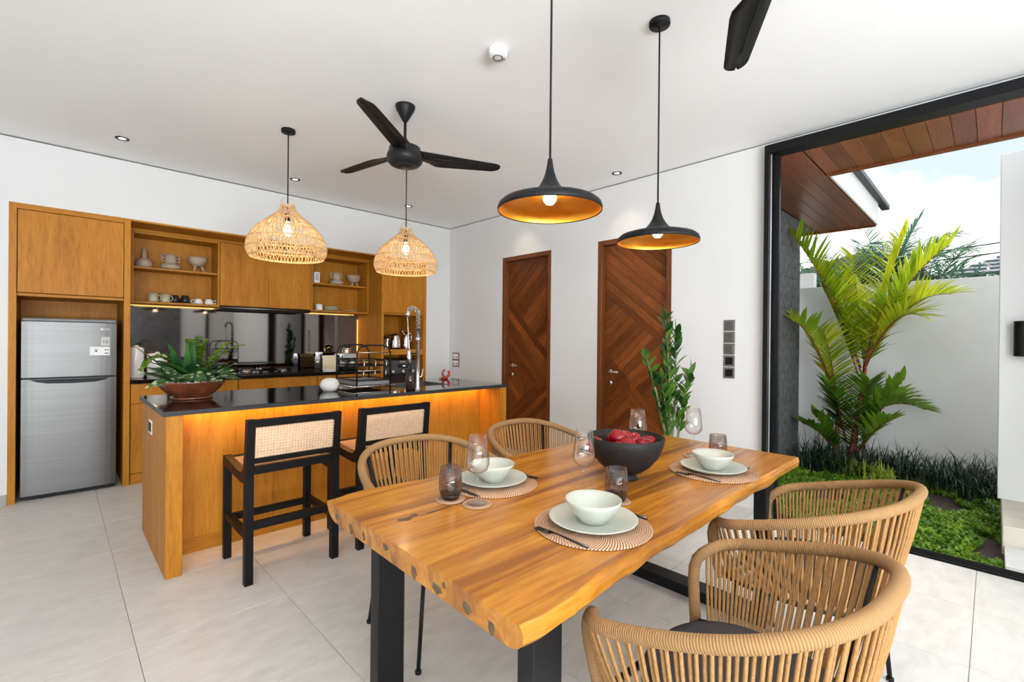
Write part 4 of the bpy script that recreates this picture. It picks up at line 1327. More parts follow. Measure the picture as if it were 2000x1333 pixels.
# switches column by the sliding door
for k in range(5):
    z = 1.490-k*.0995
    lb = ['topmost grey switch plate of the column by the sliding door', 'second grey switch plate from the top by the sliding door', 'middle grey switch plate of the column by the sliding door',
          'upper grey socket plate with black inset by the sliding door', 'lowest grey socket plate with black inset by the sliding door'][k]
    t = T('switch_plate', lb, 'switch', (XW, 1.545, z), group='switch plates by the sliding door')
    MB().box(-.009, -.046, -.046, 0, .046, .046, b=.003).build('plate', mat('bronze_grey_plate', (.17, .165, .15), .35, .4) if k == 0 else MATS['bronze_grey_plate'], t)
    if k < 3:
        MB().box(-.013, -.034, -.034, -.007, .034, .034, b=.003).build('rocker', mat('bronze_grey_rocker', (.13, .125, .115), .3, .4) if k == 0 else MATS['bronze_grey_rocker'], t)
    else:
        MB().box(-.0105, -.030, -.030, -.007, .030, .030, b=.002).build('socket_inset', m_black, t)

# ---- bowl of mixed plants on the island
bp = T('planter_bowl', 'brown glazed bowl of mixed green plants on the island', 'planter', (.665, 3.80, .936))
MB().lathe([(0, .006), (.105, .006), (.118, .0), (.122, .006), (.118, .014), (.0, .014)], 36).build('saucer', m_copper, bp)
MB().lathe([(0, .014), (.10, .014), (.13, .03), (.17, .07), (.198, .112), (.203, .120), (.196, .120), (.16, .075), (.12, .035), (0, .028)], 40).build('bowl', m_copper, bp)
rg = random.Random(9)
pe = MB()
ico = [(0, 0, 1), (.9, 0, .2), (.28, .85, .2), (-.72, .53, .2), (-.72, -.53, .2), (.28, -.85, .2), (0, 0, -1)]
icf = [(0, 1, 2), (0, 2, 3), (0, 3, 4), (0, 4, 5), (0, 5, 1), (6, 2, 1), (6, 3, 2), (6, 4, 3), (6, 5, 4), (6, 1, 5)]
for _ in range(420):
    a = rg.uniform(0, 6.28); r = .19*math.sqrt(rg.random()); s = rg.uniform(.007, .012)
    mx_ = Matrix.Translation((r*cos(a), r*sin(a), .108+rg.uniform(0, .012))) @ Matrix.Rotation(rg.uniform(0, 6), 4, 'Z') @ Matrix.Rotation(rg.uniform(0, 6), 4, 'X')
    pe.add([(x*s, y*s, z*s*.7) for x, y, z in ico], icf, True, mx_)
tag(pe.build('pebbles', m_pebble, bp, fix=False), kind='stuff')
MB().lathe([(0, .105), (.175, .105), (0, .09)], 30).build('soil', m_soil, bp)
def lf(p, d, L, W, m, roll=0, curve=.25, fold=.3, n=7, base=.12):
    MB().leaf(L, W, aim(p, d, roll), curve=curve, fold=fold, n=n, base=base).build('leaf', m, bp, fix=False)
# upright sansevieria-like blades
for a, t, L, W in ((.2, .2, .30, .05), (2.4, .30, .31, .055), (3.6, .25, .29, .055), (3.1, .85, .40, .05), (5.2, .15, .31, .055), (1.2, .3, .29, .05), (3.9, .45, .32, .055), (4.6, .2, .30, .05), (.9, .1, .27, .045)):
    lf((-.03+.03*cos(a), .0+.03*sin(a), .10), (cos(a)*t, sin(a)*t, 1), L, W, m_leafd, rg.uniform(-1, 1), .08, .25, 7, .3)
# broad dark leaves
for i in range(20):
    a = i*2.399+.4
    lf((.05*cos(a), .05*sin(a), .11), (cos(a), sin(a), rg.uniform(.6, 2.0)), rg.uniform(.19, .27), rg.uniform(.085, .115), m_leafd, rg.uniform(-.4, .4), .3, .25)
# variegated leaves all round
for i in range(84):
    a = i*2.399; r = rg.uniform(.03, .165)
    lf((r*cos(a), r*sin(a), .115), (cos(a), sin(a), rg.uniform(.25, 2.4)), rg.uniform(.11, .20), rg.uniform(.055, .08), m_leafv, rg.uniform(-.6, .6), .4, .2, 6)
# ferns
def fern(p, e, sag, n, ll, seed):
    ml, mr = MB(), MB()
    frond(ml, mr, arc(p, e, sag, 10), ll*1.4, .024, n, vee=.2, rach=.003, seed=seed, fwd=.2, start=.1)
    fo = ml.build('fern_frond', m_fern, bp, fix=False)
    mr.build('fern_stalk', m_zzstem, fo)
fern((.05, .03, .11), (.30, -.06, .36), .06, 30, .035, 61)
fern((.03, .05, .11), (.04, .02, .42), .02, 30, .045, 62)
fern((.03, .04, .11), (-.02, .08, .40), .05, 28, .045, 63)
fern((.02, .03, .11), (.10, .05, .40), .05, 28, .045, 64)
fern((-.04, .03, .11), (-.26, .02, .24), .10, 28, .035, 65)
fern((-.02, .04, .11), (-.20, .10, .27), .09, 28, .035, 66)
fern((.03, .02, .11), (.06, -.02, .37), .05, 28, .045, 67)
fern((.05, .0, .11), (.24, .05, .38), .05, 28, .04, 68)
fern((.0, .0, .11), (.0, -.06, .40), .05, 28, .045, 69)
fern((-.04, .0, .11), (-.28, -.05, .20), .12, 28, .04, 70)

# ================================================================== STOOLS
def make_stool(label, loc):
    t = T('bar_stool', label, 'bar stool', loc, 0, 'bar stools at the island')
    W, Db, Df = .26, -.235, .245      # half width, back y, front y
    lt_ = .042
    # back posts lean a little
    for s in (-1, 1):
        x0, x1 = (s*W, s*(W-lt_))
        mb = MB()
        zs = [(0, 0.0), (.60, 0.0), (.905, -.035)]
        poly = [(Db, 0), (Db+lt_, 0), (Db+lt_, .60), (Db+lt_-.03, .905), (Db-.03, .905), (Db, .60)]
        mb.prism(poly, 0, x0, x1)
        mb.build('back_post', m_blackmat, t)
        MB().box(min(x0, x1), Df-lt_, 0, max(x0, x1), Df, .600, b=.003).build('front_leg', m_blackmat, t)
        # side rail with a rounded rise into the post
        pr_ = [(Df, .572), (Df, .625), (Df-.02, .632), (Df-.16, .618), (Db+.16, .602), (Db+.09, .604), (Db+.055, .63), (Db+lt_, .70), (Db+lt_-.01, .70), (Db+lt_-.01, .555), (Db+.09, .548)]
        MB().prism(pr_, 0, min(x0, x1)+.001, max(x0, x1)-.001).build('seat_rail', m_blackmat, t)
        MB().box(min(x0, x1)+.004, Db+lt_, .245, max(x0, x1)-.004, Df-lt_, .285, b=.002).build('foot_rail', m_blackmat, t)
    yb = lambda z: Db-.035*max(0, (z-.60)/.305)
    xi = W-lt_
    def rail(z0, z1, name):
        MB().prism([(yb(z0)+.004, z0), (yb(z0)+lt_-.004, z0), (yb(z1)+lt_-.004, z1), (yb(z1)+.004, z1)], 0, -xi, xi).build(name, m_blackmat, t)
    rail(.862, .903, 'top_rail')
    rail(.660, .690, 'lower_back_rail')
    MB().box(-xi, Db+.006, .598, xi, Db+lt_-.002, .645, b=.002).build('seat_rail', m_blackmat, t)
    MB().box(-xi, Df-lt_+.002, .575, xi, Df-.002, .622, b=.002).build('seat_rail', m_blackmat, t)
    MB().box(-xi, Db+.004, .295, xi, Db+lt_-.004, .337, b=.002).build('foot_rail', m_blackmat, t)
    MB().box(-xi, Df-lt_+.004, .225, xi, Df-.004, .265, b=.002).build('foot_rail', m_blackmat, t)
    # cane: vertical, horizontal and diagonal strands
    def cane(u0, u1, v0, v1, place, name):
        mb = MB()
        p = .0165
        def strip(a, b, w_, lift):
            (ua, va), (ub, vb) = a, b
            du, dv = ub-ua, vb-va
            l = math.hypot(du, dv)
            if l < .004: return
            nu, nv = -dv/l*w_/2, du/l*w_/2
            q = [(ua+nu, va+nv), (ua-nu, va-nv), (ub-nu, vb-nv), (ub+nu, vb+nv)]
            vs = [place(u, v, lift) for u, v in q]+[place(u, v, lift-.0012) for u, v in q]
            mb.add(vs, [(0, 1, 2, 3), (7, 6, 5, 4), (0, 4, 5, 1), (2, 6, 7, 3)])
        for i in range(int((u1-u0)/p)):
            for d in (-.0026, .0026): strip((u0+(i+.5)*p+d, v0), (u0+(i+.5)*p+d, v1), .0040, 0)
        for i in range(int((v1-v0)/p)):
            for d in (-.0026, .0026): strip((u0, v0+(i+.5)*p+d), (u1, v0+(i+.5)*p+d), .0040, .001)
        H = v1-v0
        k = -math.ceil(H/p)*p+p/2
        while k < (u1-u0):
            for sg in (1, -1):
                a, b = (u0+k, v0), (u0+k+H, v1)
                if a[0] < u0: a = (u0, v0+(u0-a[0]))
                if b[0] > u1: b = (u1, v1-(b[0]-u1))
                if b[0] > a[0]:
                    if sg < 0: a, b = (a[0], v0+v1-a[1]), (b[0], v0+v1-b[1])
                    strip(a, b, .0030, .002)
            k += p
        o = mb.build(name, m_cane, t, fix=False)
        tag(o, kind='stuff')
    cane(-xi, xi, .690, .862, lambda u, v, l: (u, yb(v)+.012-l, v), 'cane_back')
    cane(-xi, xi, Db+lt_, Df-lt_, lambda u, v, l: (u, v, .618-.012*sin(pi*(v-Db)/(Df-Db))+l), 'cane_seat')
    return t
s0 = make_stool('black bar stool with cane back nearer the fridge', (.998, 3.045, 0))
s1 = copy_tree(s0)
s1.location = (1.645, 3.045, 0)
s1['label'] = 'black bar stool with cane back nearer the doors'

# ================================================================== TABLE
tb = T('dining_table', 'long live-edge wooden slab table on black steel legs', 'dining table', (1.72, 1.19, 0))
tx, ty = 1.72, 1.19
fe = [(.684, .677), (.762, .666), (.856, .669), (.902, .679), (.995, .691), (1.077, .694), (1.156, .689), (1.252, .699), (1.316, .693), (1.396, .686), (1.511, .699),
      (1.608, .698), (1.746, .706), (1.852, .694), (1.990, .696), (2.172, .701), (2.353, .699), (2.52, .70), (2.72, .695)]
be = [(.70, 1.69), (.85, 1.712), (.968, 1.697), (1.170, 1.670), (1.35, 1.69), (1.569, 1.712), (1.818, 1.704), (2.034, 1.685), (2.3, 1.70), (2.55, 1.69), (2.76, 1.68)]
def interp(tab, x):
    if x <= tab[0][0]: return tab[0][1]
    for (xa, ya), (xb, yb_) in zip(tab[:-1], tab[1:]):
        if x <= xb:
            t = (x-xa)/(xb-xa); t = t*t*(3-2*t)
            return ya+(yb_-ya)*t
    return tab[-1][1]
ZT, ZB = .76, .688
N = 96
slab = MB()
vs, fs = [], []
rings = []
rg = random.Random(21)
ph = [rg.uniform(0, 6.28) for _ in range(6)]
prof = [(.0, 0.0), (.004, .0), (.0, -.004), (-.006, -.02), (-.004, -.042), (.012, -.060), (.035, -.072)]
for i in range(N+1):
    u = i/N
    ring = []
    for side in (0, 1):
        pp = prof[1:] if side == 0 else prof[1:][::-1]
        for q, (dy, dz) in enumerate(pp):
            f_ = -dz/.072
            wob = (.008*sin(3.3*u*6.28+ph[0])+.004*sin(7.7*u*6.28+ph[1]))*f_
            # the two short ends are sawn at a slight slant
            xe0 = .690+.022*max(0, 1-0)*0
            xa = .690; xb = 2.742
            x = xa+(xb-xa)*u
            if side == 0: y = interp(fe, x)+dy+wob
            else: y = interp(be, x)-dy-wob
            # ends follow the measured corners
            ys = (y-.69)/1.0
            x += (1-u)**12*(.022*ys)+u**12*(.035*sin(pi*max(0, min(1, ys)))*.6)
            x += ((1-u)**30)*(.012*f_) - (u**30)*(.012*f_)
            ring.append((x-tx, y-ty, ZT+dz))
    rings.append(ring)
R_ = len(rings[0])
for r in rings: vs += r
for i in range(N):
    for k in range(R_):
        a, b = i*R_+k, i*R_+(k+1) % R_
        fs.append((a, b, b+R_, a+R_))
fs.append(tuple(range(R_-1, -1, -1)))
fs.append(tuple(N*R_+k for k in range(R_)))
slab.add(vs, fs, False)
m_top = slab.build('table_top', m_slab, tb)

# knots and cracks of the slab are in its wood
def slab_details(m):
    t = m.node_tree
    p = t.nodes['Principled BSDF']
    base = p.inputs['Base Color'].links[0].from_socket
    tc = t.nodes.new('ShaderNodeTexCoord')
    def mask(loc, scale, lo, hi, rot=0.0, amp=.5):
        mp = t.nodes.new('ShaderNodeMapping'); mp.vector_type = 'TEXTURE'
        mp.inputs['Location'].default_value = loc; mp.inputs['Scale'].default_value = scale
        mp.inputs['Rotation'].default_value = (0, 0, rot)
        t.links.new(tc.outputs['Object'], mp.inputs['Vector'])
        n = t.nodes.new('ShaderNodeTexNoise'); n.inputs['Scale'].default_value = 26; n.inputs['Detail'].default_value = 5
        t.links.new(tc.outputs['Object'], n.inputs['Vector'])
        ln = t.nodes.new('ShaderNodeVectorMath'); ln.operation = 'LENGTH'
        t.links.new(mp.outputs['Vector'], ln.inputs[0])
        ad = t.nodes.new('ShaderNodeMath'); ad.operation = 'MULTIPLY_ADD'; ad.inputs[1].default_value = amp*2
        t.links.new(n.outputs['Fac'], ad.inputs[0]); t.links.new(ln.outputs['Value'], ad.inputs[2])
        r = t.nodes.new('ShaderNodeMapRange'); r.inputs['From Min'].default_value = lo+amp; r.inputs['From Max'].default_value = hi+amp
        r.inputs['To Min'].default_value = 1; r.inputs['To Max'].default_value = 0
        t.links.new(ad.outputs[0], r.inputs['Value'])
        return r.outputs['Result']
    cur = base
    def mixin(fac, col):
        nonlocal cur
        x = t.nodes.new('ShaderNodeMix'); x.data_type = 'RGBA'
        t.links.new(fac, x.inputs[0]); t.links.new(cur, x.inputs[6]); x.inputs[7].default_value = (*col, 1)
        cur = x.outputs[2]
    for (x, y), sc, rt in (((.84, 1.345), (.075, .022, .5), .15), ((.98, 1.335), (.16, .008, .5), .05), ((1.22, 1.30), (.14, .007, .5), -.1)):
        mixin(mask((x-tx, y-ty, ZT), sc, .3, .75, rt, 1.1), (.035, .013, .004))
    t.links.new(cur, p.inputs['Base Color'])
slab_details(m_slab)
# dark filled holes on the sawn end
hm = mat('dark_resin_fill', (.10, .065, .028), .35, var=.5, vscale=60)
for yy, zz, a, b in ((1.615, .723, .009, .013), (1.50, .719, .011, .023), (1.405, .722, .007, .019), (1.255, .733, .015, .013), (1.10, .721, .012, .026), (.99, .714, .019, .017), (.955, .735, .006, .009), (.862, .720, .015, .018), (.775, .714, .010, .022)):
    n = 12
    poly = [(yy-ty+a*cos(2*pi*k/n)*(1+.25*sin(3*k)), zz+b*sin(2*pi*k/n)*(1+.2*cos(2*k))) for k in range(n)]
    ys = (yy-.69)
    xx = .690+.022*ys+.012*(.76-zz)/.072
    MB().prism(poly, 0, xx-tx-.0012, xx-tx+.01).build('resin_filling', hm, m_top)
# black steel frames
for x0, x1 in ((.80, .905), (2.395, 2.505)):
    fm = T('x', None, None) if False else None
    for y0, y1 in ((.74, .795), (1.47, 1.525)):
        MB().box(x0-tx, y0-ty, .0, x1-tx, y1-ty, ZB, b=.003).build('leg', m_black, tb)
    MB().box(x0-tx, .795-ty, 0, x1-tx, 1.47-ty, .055, b=.003).build('foot_bar', m_black, tb)
    MB().box(x0-tx, .795-ty, ZB-.05, x1-tx, 1.47-ty, ZB, b=.003).build('top_bar', m_black, tb)

# ================================================================== ROPE CHAIRS
CN, CHB, CZF, CZB, CDEP, CHW, CHWF, CAL = 2.685, 1.12, .640, .818, .588, .367, .284, .124
def rim_pts(n=120, hw=CHW, hwf=CHWF, dep=CDEP, al=CAL):
    """plan of the rim: right arm front -> back -> left arm front, even spacing"""
    pts = []
    for i in range(24):
        k = i/24
        pts.append((hwf+(hw-hwf)*sin(k*pi/2), -k*al))
    for i in range(161):
        a = pi*i/160
        c, s = cos(a), sin(a)
        pts.append((math.copysign(abs(c)**(2/CN)*hw, c), -(abs(s)**(2/CN)*(dep-al)+al)))
    pts += [(-x, y) for x, y in pts[:24]][::-1]
    L = [0]
    for a, b in zip(pts[:-1], pts[1:]): L.append(L[-1]+math.hypot(b[0]-a[0], b[1]-a[1]))
    out = []
    j = 0
    for i in range(n+1):
        s = L[-1]*i/n
        while j < len(L)-2 and L[j+1] < s: j += 1
        t = (s-L[j])/max(1e-9, L[j+1]-L[j])
        out.append((pts[j][0]+(pts[j+1][0]-pts[j][0])*t, pts[j][1]+(pts[j+1][1]-pts[j][1])*t))
    return out
def rim_z(y): return CZF+(CZB-CZF)*max(0, min(1, -y/CDEP))**CHB
NS = 112
top = [(x, y, rim_z(y)) for x, y in rim_pts(NS)]
bot = [(x, y-.035, .415) for x, y in rim_pts(NS, .268, .245, .47, .10)]
def wrapped_mat():
    m, t, p = nodes('rope_wrapped_tube')
    p.inputs['Roughness'].default_value = 0.85
    p.inputs['Specular IOR Level'].default_value = 0.15
    tc = t.nodes.new('ShaderNodeUVMap')
    w_ = t.nodes.new('ShaderNodeTexWave'); w_.inputs['Scale'].default_value = 1.0; w_.bands_direction = 'X'
    w_.inputs['Distortion'].default_value = .25
    t.links.new(tc.outputs['UV'], w_.inputs['Vector'])
    n = t.nodes.new('ShaderNodeTexNoise'); n.inputs['Scale'].default_value = 500
    to = t.nodes.new('ShaderNodeTexCoord'); t.links.new(to.outputs['Object'], n.inputs['Vector'])
    r = t.nodes.new('ShaderNodeValToRGB')
    r.color_ramp.elements[0].color = (.26, .142, .058, 1); r.color_ramp.elements[1].color = (.37, .215, .098, 1)
    r.color_ramp.elements[1].position = .55
    t.links.new(w_.outputs['Fac'], r.inputs['Fac']); t.links.new(r.outputs['Color'], p.inputs['Base Color'])
    ad = t.nodes.new('ShaderNodeMath'); ad.operation = 'MULTIPLY_ADD'; ad.inputs[1].default_value = .35
    t.links.new(n.outputs['Fac'], ad.inputs[0]); t.links.new(w_.outputs['Fac'], ad.inputs[2])
    b = t.nodes.new('ShaderNodeBump'); b.inputs['Strength'].default_value = .5; b.inputs['Distance'].default_value = .002
    t.links.new(ad.outputs[0], b.inputs['Height']); t.links.new(b.outputs['Normal'], p.inputs['Normal'])
    return m
m_wrap = wrapped_mat()
def uv_tube(pts, r, seg, name, m):
    mb = MB().tube(pts, r, seg)
    me = mb.mesh(name, m)
    uv = me.uv_layers.new(name='UVMap')
    P = [Vector(p) for p in pts]
    L = [0]
    for a, b in zip(P[:-1], P[1:]): L.append(L[-1]+(b-a).length)
    for lp in me.loops:
        i = min(lp.vertex_index//seg, len(L)-1)
        uv.data[lp.index].uv = (L[i]*50, (lp.vertex_index % seg)/seg)
    return me
rim_path = []
fx, fz = top[0][0], top[0][2]
down = [(bot[0][0], bot[0][1]+.02, .40), (bot[0][0]+.012, bot[0][1]+.03, .46), (fx-.014, .012, .55), (fx-.010, .012, fz-.065), (fx-.006, .004, fz-.034), (fx-.001, -.014, fz-.012), (fx+.006, -.034, fz-.001)]
full = [Vector(p) for p in down]+[Vector(p) for p in top[4:-4]]+[Vector((-p[0], p[1], p[2])) for p in down[::-1]]
# smooth the joined path
for _ in range(2):
    full = [full[0]]+[(full[i-1]+full[i]*2+full[i+1])/4 for i in range(1, len(full)-1)]+[full[-1]]
me_rim = uv_tube(full, .0185, 14, 'rim', m_wrap)
me_seatring = MB().tube([Vector((x, y, z-.002)) for x, y, z in bot]+[Vector((x, -.03, .413)) for x in (-.2, -.1, 0, .1, .2)], .011, 8, closed=True).mesh('seat_frame', m_black)
me_strand = []
for i in range(2, NS-1):
    a, b = Vector(top[i]), Vector(bot[i])
    # ropes lean slightly and alternate in and out of the frame
    lean = 1 if i % 2 else -1
    b2 = Vector(bot[i])
    nrm = Vector((a.x, a.y+.25, 0)).normalized()
    off = nrm*(.008 if i % 2 else .0)
    p = [a+off+Vector((0, 0, -.004)), a.lerp(b2, .33)+off*.8+nrm*.006, a.lerp(b2, .66)+off*.5+nrm*.006, b2+off*.3]
    me_strand.append(MB().tube(p, .0046, 6, cap=False).mesh('rope_strand', m_rope, False))
cush = MB().lathe([(0, .425), (.9, .425), (.985, .435), (1.0, .455), (.97, .475), (.8, .487), (0, .49)], 40)
cush.v = [(math.copysign(abs(x)**.85, x)*.245, math.copysign(abs(y)**.85, y)*.235-.275, z) for x, y, z in cush.v]
me_cush = cush.mesh('seat_cushion', m_cushion)
me_legs, me_feet = [], []
for sx in (-1, 1):
    for yy, fy, fxx in ((-.07, -.02, .27), (-.44, -.47, .25)):
        me_legs.append(MB().tube([(sx*.21, yy, .41), (sx*fxx, fy, .006)], .0085, 10).mesh('leg', m_black))
        me_feet.append(MB().lathe([(0, 0), (.013, 0), (.013, .012), (0, .013)], 12, c=(sx*fxx, fy)).mesh('foot_cap', m_black))
me_strap = []
for s in (-1, 1):
    i = NS//2+s*18
    a, b = Vector(top[i]), Vector(bot[i])
    nrm = Vector((a.x, a.y+.25, 0)).normalized()
    me_strap.append(MB().tube([a-nrm*.012+Vector((0, 0, -.012)), a.lerp(b, .5)-nrm*.006, b-nrm*.002], .011, 8, flat=.45).mesh('frame_upright', m_black))
def chair(label, x, y, rz):
    t = T('rope_chair', label, 'chair', (x, y, 0), rz, 'rope dining chairs around the table')
    inst(me_rim, 'rim', t)
    inst(me_seatring, 'seat_frame', t)
    inst(me_cush, 'seat_cushion', t)
    for m in me_strand: inst(m, 'rope_strand', t)
    for m, f in zip(me_legs, me_feet):
        l = inst(m, 'leg', t); inst(f, 'foot_cap', l)
    for m in me_strap: inst(m, 'frame_upright', t)
    return t
chair('tan rope chair nearest the camera', 1.309, .730, -.085)
chair('tan rope chair on the near side of the table by the garden', 2.185, .765, -.07)
chair('tan rope chair on the far side of the table in front of the island', 1.326, 1.590, pi)
chair('tan rope chair on the far side of the table in front of the doors', 2.146, 1.590, pi+.074)

# ================================================================== TABLEWARE
def mat_mesh(R, turns, rr, name, m):
    mb = MB()
    for k in range(turns):
        r = R-rr-(R-rr-.012)*k/(turns-1)*1.0
        seg = max(16, int(64*r/R))
        mb.lathe([(r+rr*.95*cos(a), rr*.75+rr*.75*sin(a)) for a in (pi*1.5, 0, pi*.5, pi)], seg, closed=True)
    return mb.mesh(name, m)
def woven_mat():
    m, t, p = nodes('woven_rattan_mat')
    p.inputs['Roughness'].default_value = .65
    tc = t.nodes.new('ShaderNodeTexCoord')
    sep = t.nodes.new('ShaderNodeSeparateXYZ'); t.links.new(tc.outputs['Object'], sep.inputs[0])
    at = t.nodes.new('ShaderNodeMath'); at.operation = 'ARCTAN2'
    t.links.new(sep.outputs['Y'], at.inputs[0]); t.links.new(sep.outputs['X'], at.inputs[1])
    ln = t.nodes.new('ShaderNodeVectorMath'); ln.operation = 'LENGTH'; t.links.new(tc.outputs['Object'], ln.inputs[0])
    tw = t.nodes.new('ShaderNodeMath'); tw.operation = 'MULTIPLY_ADD'; tw.inputs[1].default_value = 3.8
    t.links.new(ln.outputs['Value'], tw.inputs[0]); t.links.new(at.outputs[0], tw.inputs[2])
    ml = t.nodes.new('ShaderNodeMath'); ml.operation = 'MULTIPLY'; ml.inputs[1].default_value = 110
    t.links.new(tw.outputs[0], ml.inputs[0])
    sn = t.nodes.new('ShaderNodeMath'); sn.operation = 'SINE'; t.links.new(ml.outputs[0], sn.inputs[0])
    r = t.nodes.new('ShaderNodeValToRGB')
    r.color_ramp.elements[0].position = .25; r.color_ramp.elements[0].color = (.22, .085, .036, 1)
    r.color_ramp.elements[1].position = .62; r.color_ramp.elements[1].color = (.70, .46, .30, 1)
    mr = t.nodes.new('ShaderNodeMapRange'); mr.inputs['From Min'].default_value = -1
    t.links.new(sn.outputs[0], mr.inputs['Value']); t.links.new(mr.outputs['Result'], r.inputs['Fac'])
    t.links.new(r.outputs['Color'], p.inputs['Base Color'])
    b = t.nodes.new('ShaderNodeBump'); b.inputs['Strength'].default_value = .6; b.inputs['Distance'].default_value = .002
    t.links.new(mr.outputs['Result'], b.inputs['Height']); t.links.new(b.outputs['Normal'], p.inputs['Normal'])
    return m
m_mat = woven_mat()
me_mat = mat_mesh(.187, 26, .0042, 'placemat', m_mat)
me_coast = mat_mesh(.054, 9, .0036, 'coaster', m_mat)
me_plate = MB().lathe([(0, .004), (.075, .0), (.085, .001), (.12, .012), (.139, .021), (.1405, .0235), (.138, .0245), (.118, .0165), (.085, .006), (0, .006)], 56).mesh('dinner_plate', m_sage)
me_bowl = MB().lathe([(0, .004), (.038, .0), (.042, .002), (.046, .010), (.068, .032), (.084, .058), (.0895, .072), (.088, .0735), (.082, .060), (.064, .033), (.040, .014), (0, .010)], 56).mesh('cereal_bowl', m_sage)
def fork_mesh():
    mb = MB()
    mb.tube([(0, -.095, .004), (0, -.03, .006), (0, .02, .009), (0, .045, .007)], [.0048, .0036, .0028, .005], 8, flat=.5)
    mb.box(-.011, .045, .004, .011, .062, .0065, b=.001)
    for x in (-.0092, -.0031, .0031, .0092): mb.box(x-.0016, .062, .0042, x+.0016, .098, .006)
    return mb.mesh('fork', m_cut)
def knife_mesh():
    mb = MB()
    mb.tube([(0, -.105, .0045), (0, -.06, .005), (0, .0, .0045)], [.006, .0055, .0045], 8, flat=.5)
    mb.prism([(-.006, .0), (.008, .0), (.009, .07), (.004, .105), (-.005, .11)], 2, .0035, .0055)
    return mb.mesh('knife', m_cut)
m_cut = mat('gunmetal', (.10, .092, .085), .28, 1.0)
me_fork, me_knife = fork_mesh(), knife_mesh()
wine_prof = [(0, .0), (.034, .0), (.0355, .0015), (.034, .003), (.012, .0055), (.0048, .010), (.0036, .02), (.0036, .098), (.006, .104), (.022, .110), (.036, .121), (.0425, .140), (.0425, .155), (.039, .190), (.0325, .243), (.0318, .243), (.0382, .19), (.0415, .155), (.0414, .141), (.0352, .123), (.021, .112), (0, .1085)]
me_wine = MB().lathe(wine_prof, 40).mesh('wine_glass', m_glass)
tum_out = [(.030, .0), (.034, .006), (.0415, .030), (.0435, .045), (.0425, .065), (.038, .118), (.0372, .118), (.0416, .065), (.0426, .045), (.0405, .031), (.031, .014), (0, .013)]
me_tum = MB().lathe(tum_out, 36).mesh('tumbler', m_smoke)
me_tumb = MB().lathe([(0, 0), (.030, 0), (.0335, .006), (.0395, .027), (.030, .013), (0, .0125)], 36).mesh('tumbler_base', m_smokebase)
zt_ = ZT
settings = [
    (1.231, .889, -1, 'nearest the camera', True), (2.141, .886, -1, 'at the garden end of the near side', True),
    (1.285, 1.430, 1, 'on the far side facing the island', True), (2.165, 1.430, 1, 'on the far side behind the black fruit bowl', True)]
for i, (x, y, sg, where, _) in enumerate(settings):
    m_ = tag(inst(me_mat, 'placemat', None, (x, y, zt_)), 'round woven placemat '+where, 'placemat', 'round woven placemats')
    pz = zt_+.0064
    tag(inst(me_plate, 'dinner_plate', None, (x+.003, y, pz), (0, 0, i)), 'sage green dinner plate '+where, 'plate', 'sage dinner plates')
    tag(inst(me_bowl, 'cereal_bowl', None, (x+.004, y+.0, pz+.0062), (0, 0, i)), 'sage green bowl on the plate '+where, 'bowl', 'sage bowls')
    # diner sits at -y for sg=-1: fork to the left of the plate seen from the diner
    fx_ = x+.160*sg
    rz = 0 if sg < 0 else pi
    tag(inst(me_fork, 'fork', None, (fx_, y-.005, pz), (0, 0, rz+.03)), 'dark metal fork at the setting '+where, 'fork', 'dark metal forks')
    tag(inst(me_knife, 'knife', None, (x-.157*sg, y, pz), (0, 0, rz-.02)), 'dark metal knife at the setting '+where, 'knife', 'dark metal knives')
gl = [((1.083, 1.283), (1.043, 1.388), 'in front of the far left plate', 'beside the far left plate'),
      ((1.445, 1.085), (1.478, .962), 'left of the fruit bowl', 'in front of the fruit bowl'),
      ((2.357, 1.075), (2.395, .965), 'behind the plate at the garden end', 'at the garden end of the table'),
      ((2.085, 1.236), (1.99, 1.33), 'behind the fruit bowl', 'hidden behind the fruit bowl')]
for (wx, wy), (ux, uy), w1, w2 in gl:
    tag(inst(me_coast, 'coaster', None, (wx, wy, zt_)), 'small woven coaster under the wine glass '+w1, 'coaster', 'small woven coasters')
    tag(inst(me_wine, 'wine_glass', None, (wx, wy, zt_+.0056)), 'clear stemmed wine glass '+w1, 'wine glass', 'wine glasses')
    tag(inst(me_coast, 'coaster', None, (ux, uy, zt_)), 'small woven coaster under the smoked tumbler '+w2, 'coaster', 'small woven coasters')
    tt = T('tumbler', 'smoked glass tumbler '+w2, 'tumbler', (ux, uy, zt_+.0056), 0, 'smoked tumblers')
    inst(me_tum, 'tumbler_wall', tt); inst(me_tumb, 'tumbler_base', tt)

fb = T('fruit_bowl', 'large black wooden footed bowl holding red fruit', 'bowl', (1.759, 1.101, ZT))
MB().lathe([(0, .0), (.050, .0), (.054, .004), (.046, .016), (.040, .026), (.07, .034), (.105, .060), (.140, .105), (.158, .150), (.163, .182), (.158, .184), (.151, .152), (.132, .108), (.098, .066), (.05, .045), (0, .042)], 64).build('bowl_body', m_bowlblack, fb)
fruit = [(0, 0, .082, .043), (-.075, .03, .098, .042), (.06, .055, .105, .042), (-.01, -.075, .108, .041), (.072, -.03, .108, .041), (-.03, .09, .105, .041),
         (-.105, -.02, .142, .040), (-.095, .065, .148, .040), (-.055, -.045, .152, .041), (.01, .02, .162, .045), (.062, .0, .150, .042), (.03, -.06, .145, .041), (.105, .03, .14, .040), (.095, -.055, .145, .038), (-.03, .035, .175, .041), (.025, .09, .15, .04)]
names = ['at the bottom', 'low at the left', 'low at the back', 'low at the front', 'low at the right', 'low at the far side', 'resting at the left rim', 'at the far left', 'at the front left', 'on top of the heap', 'just right of the top', 'at the front middle', 'at the far right', 'at the front right', 'topmost towards the back', 'at the back right']
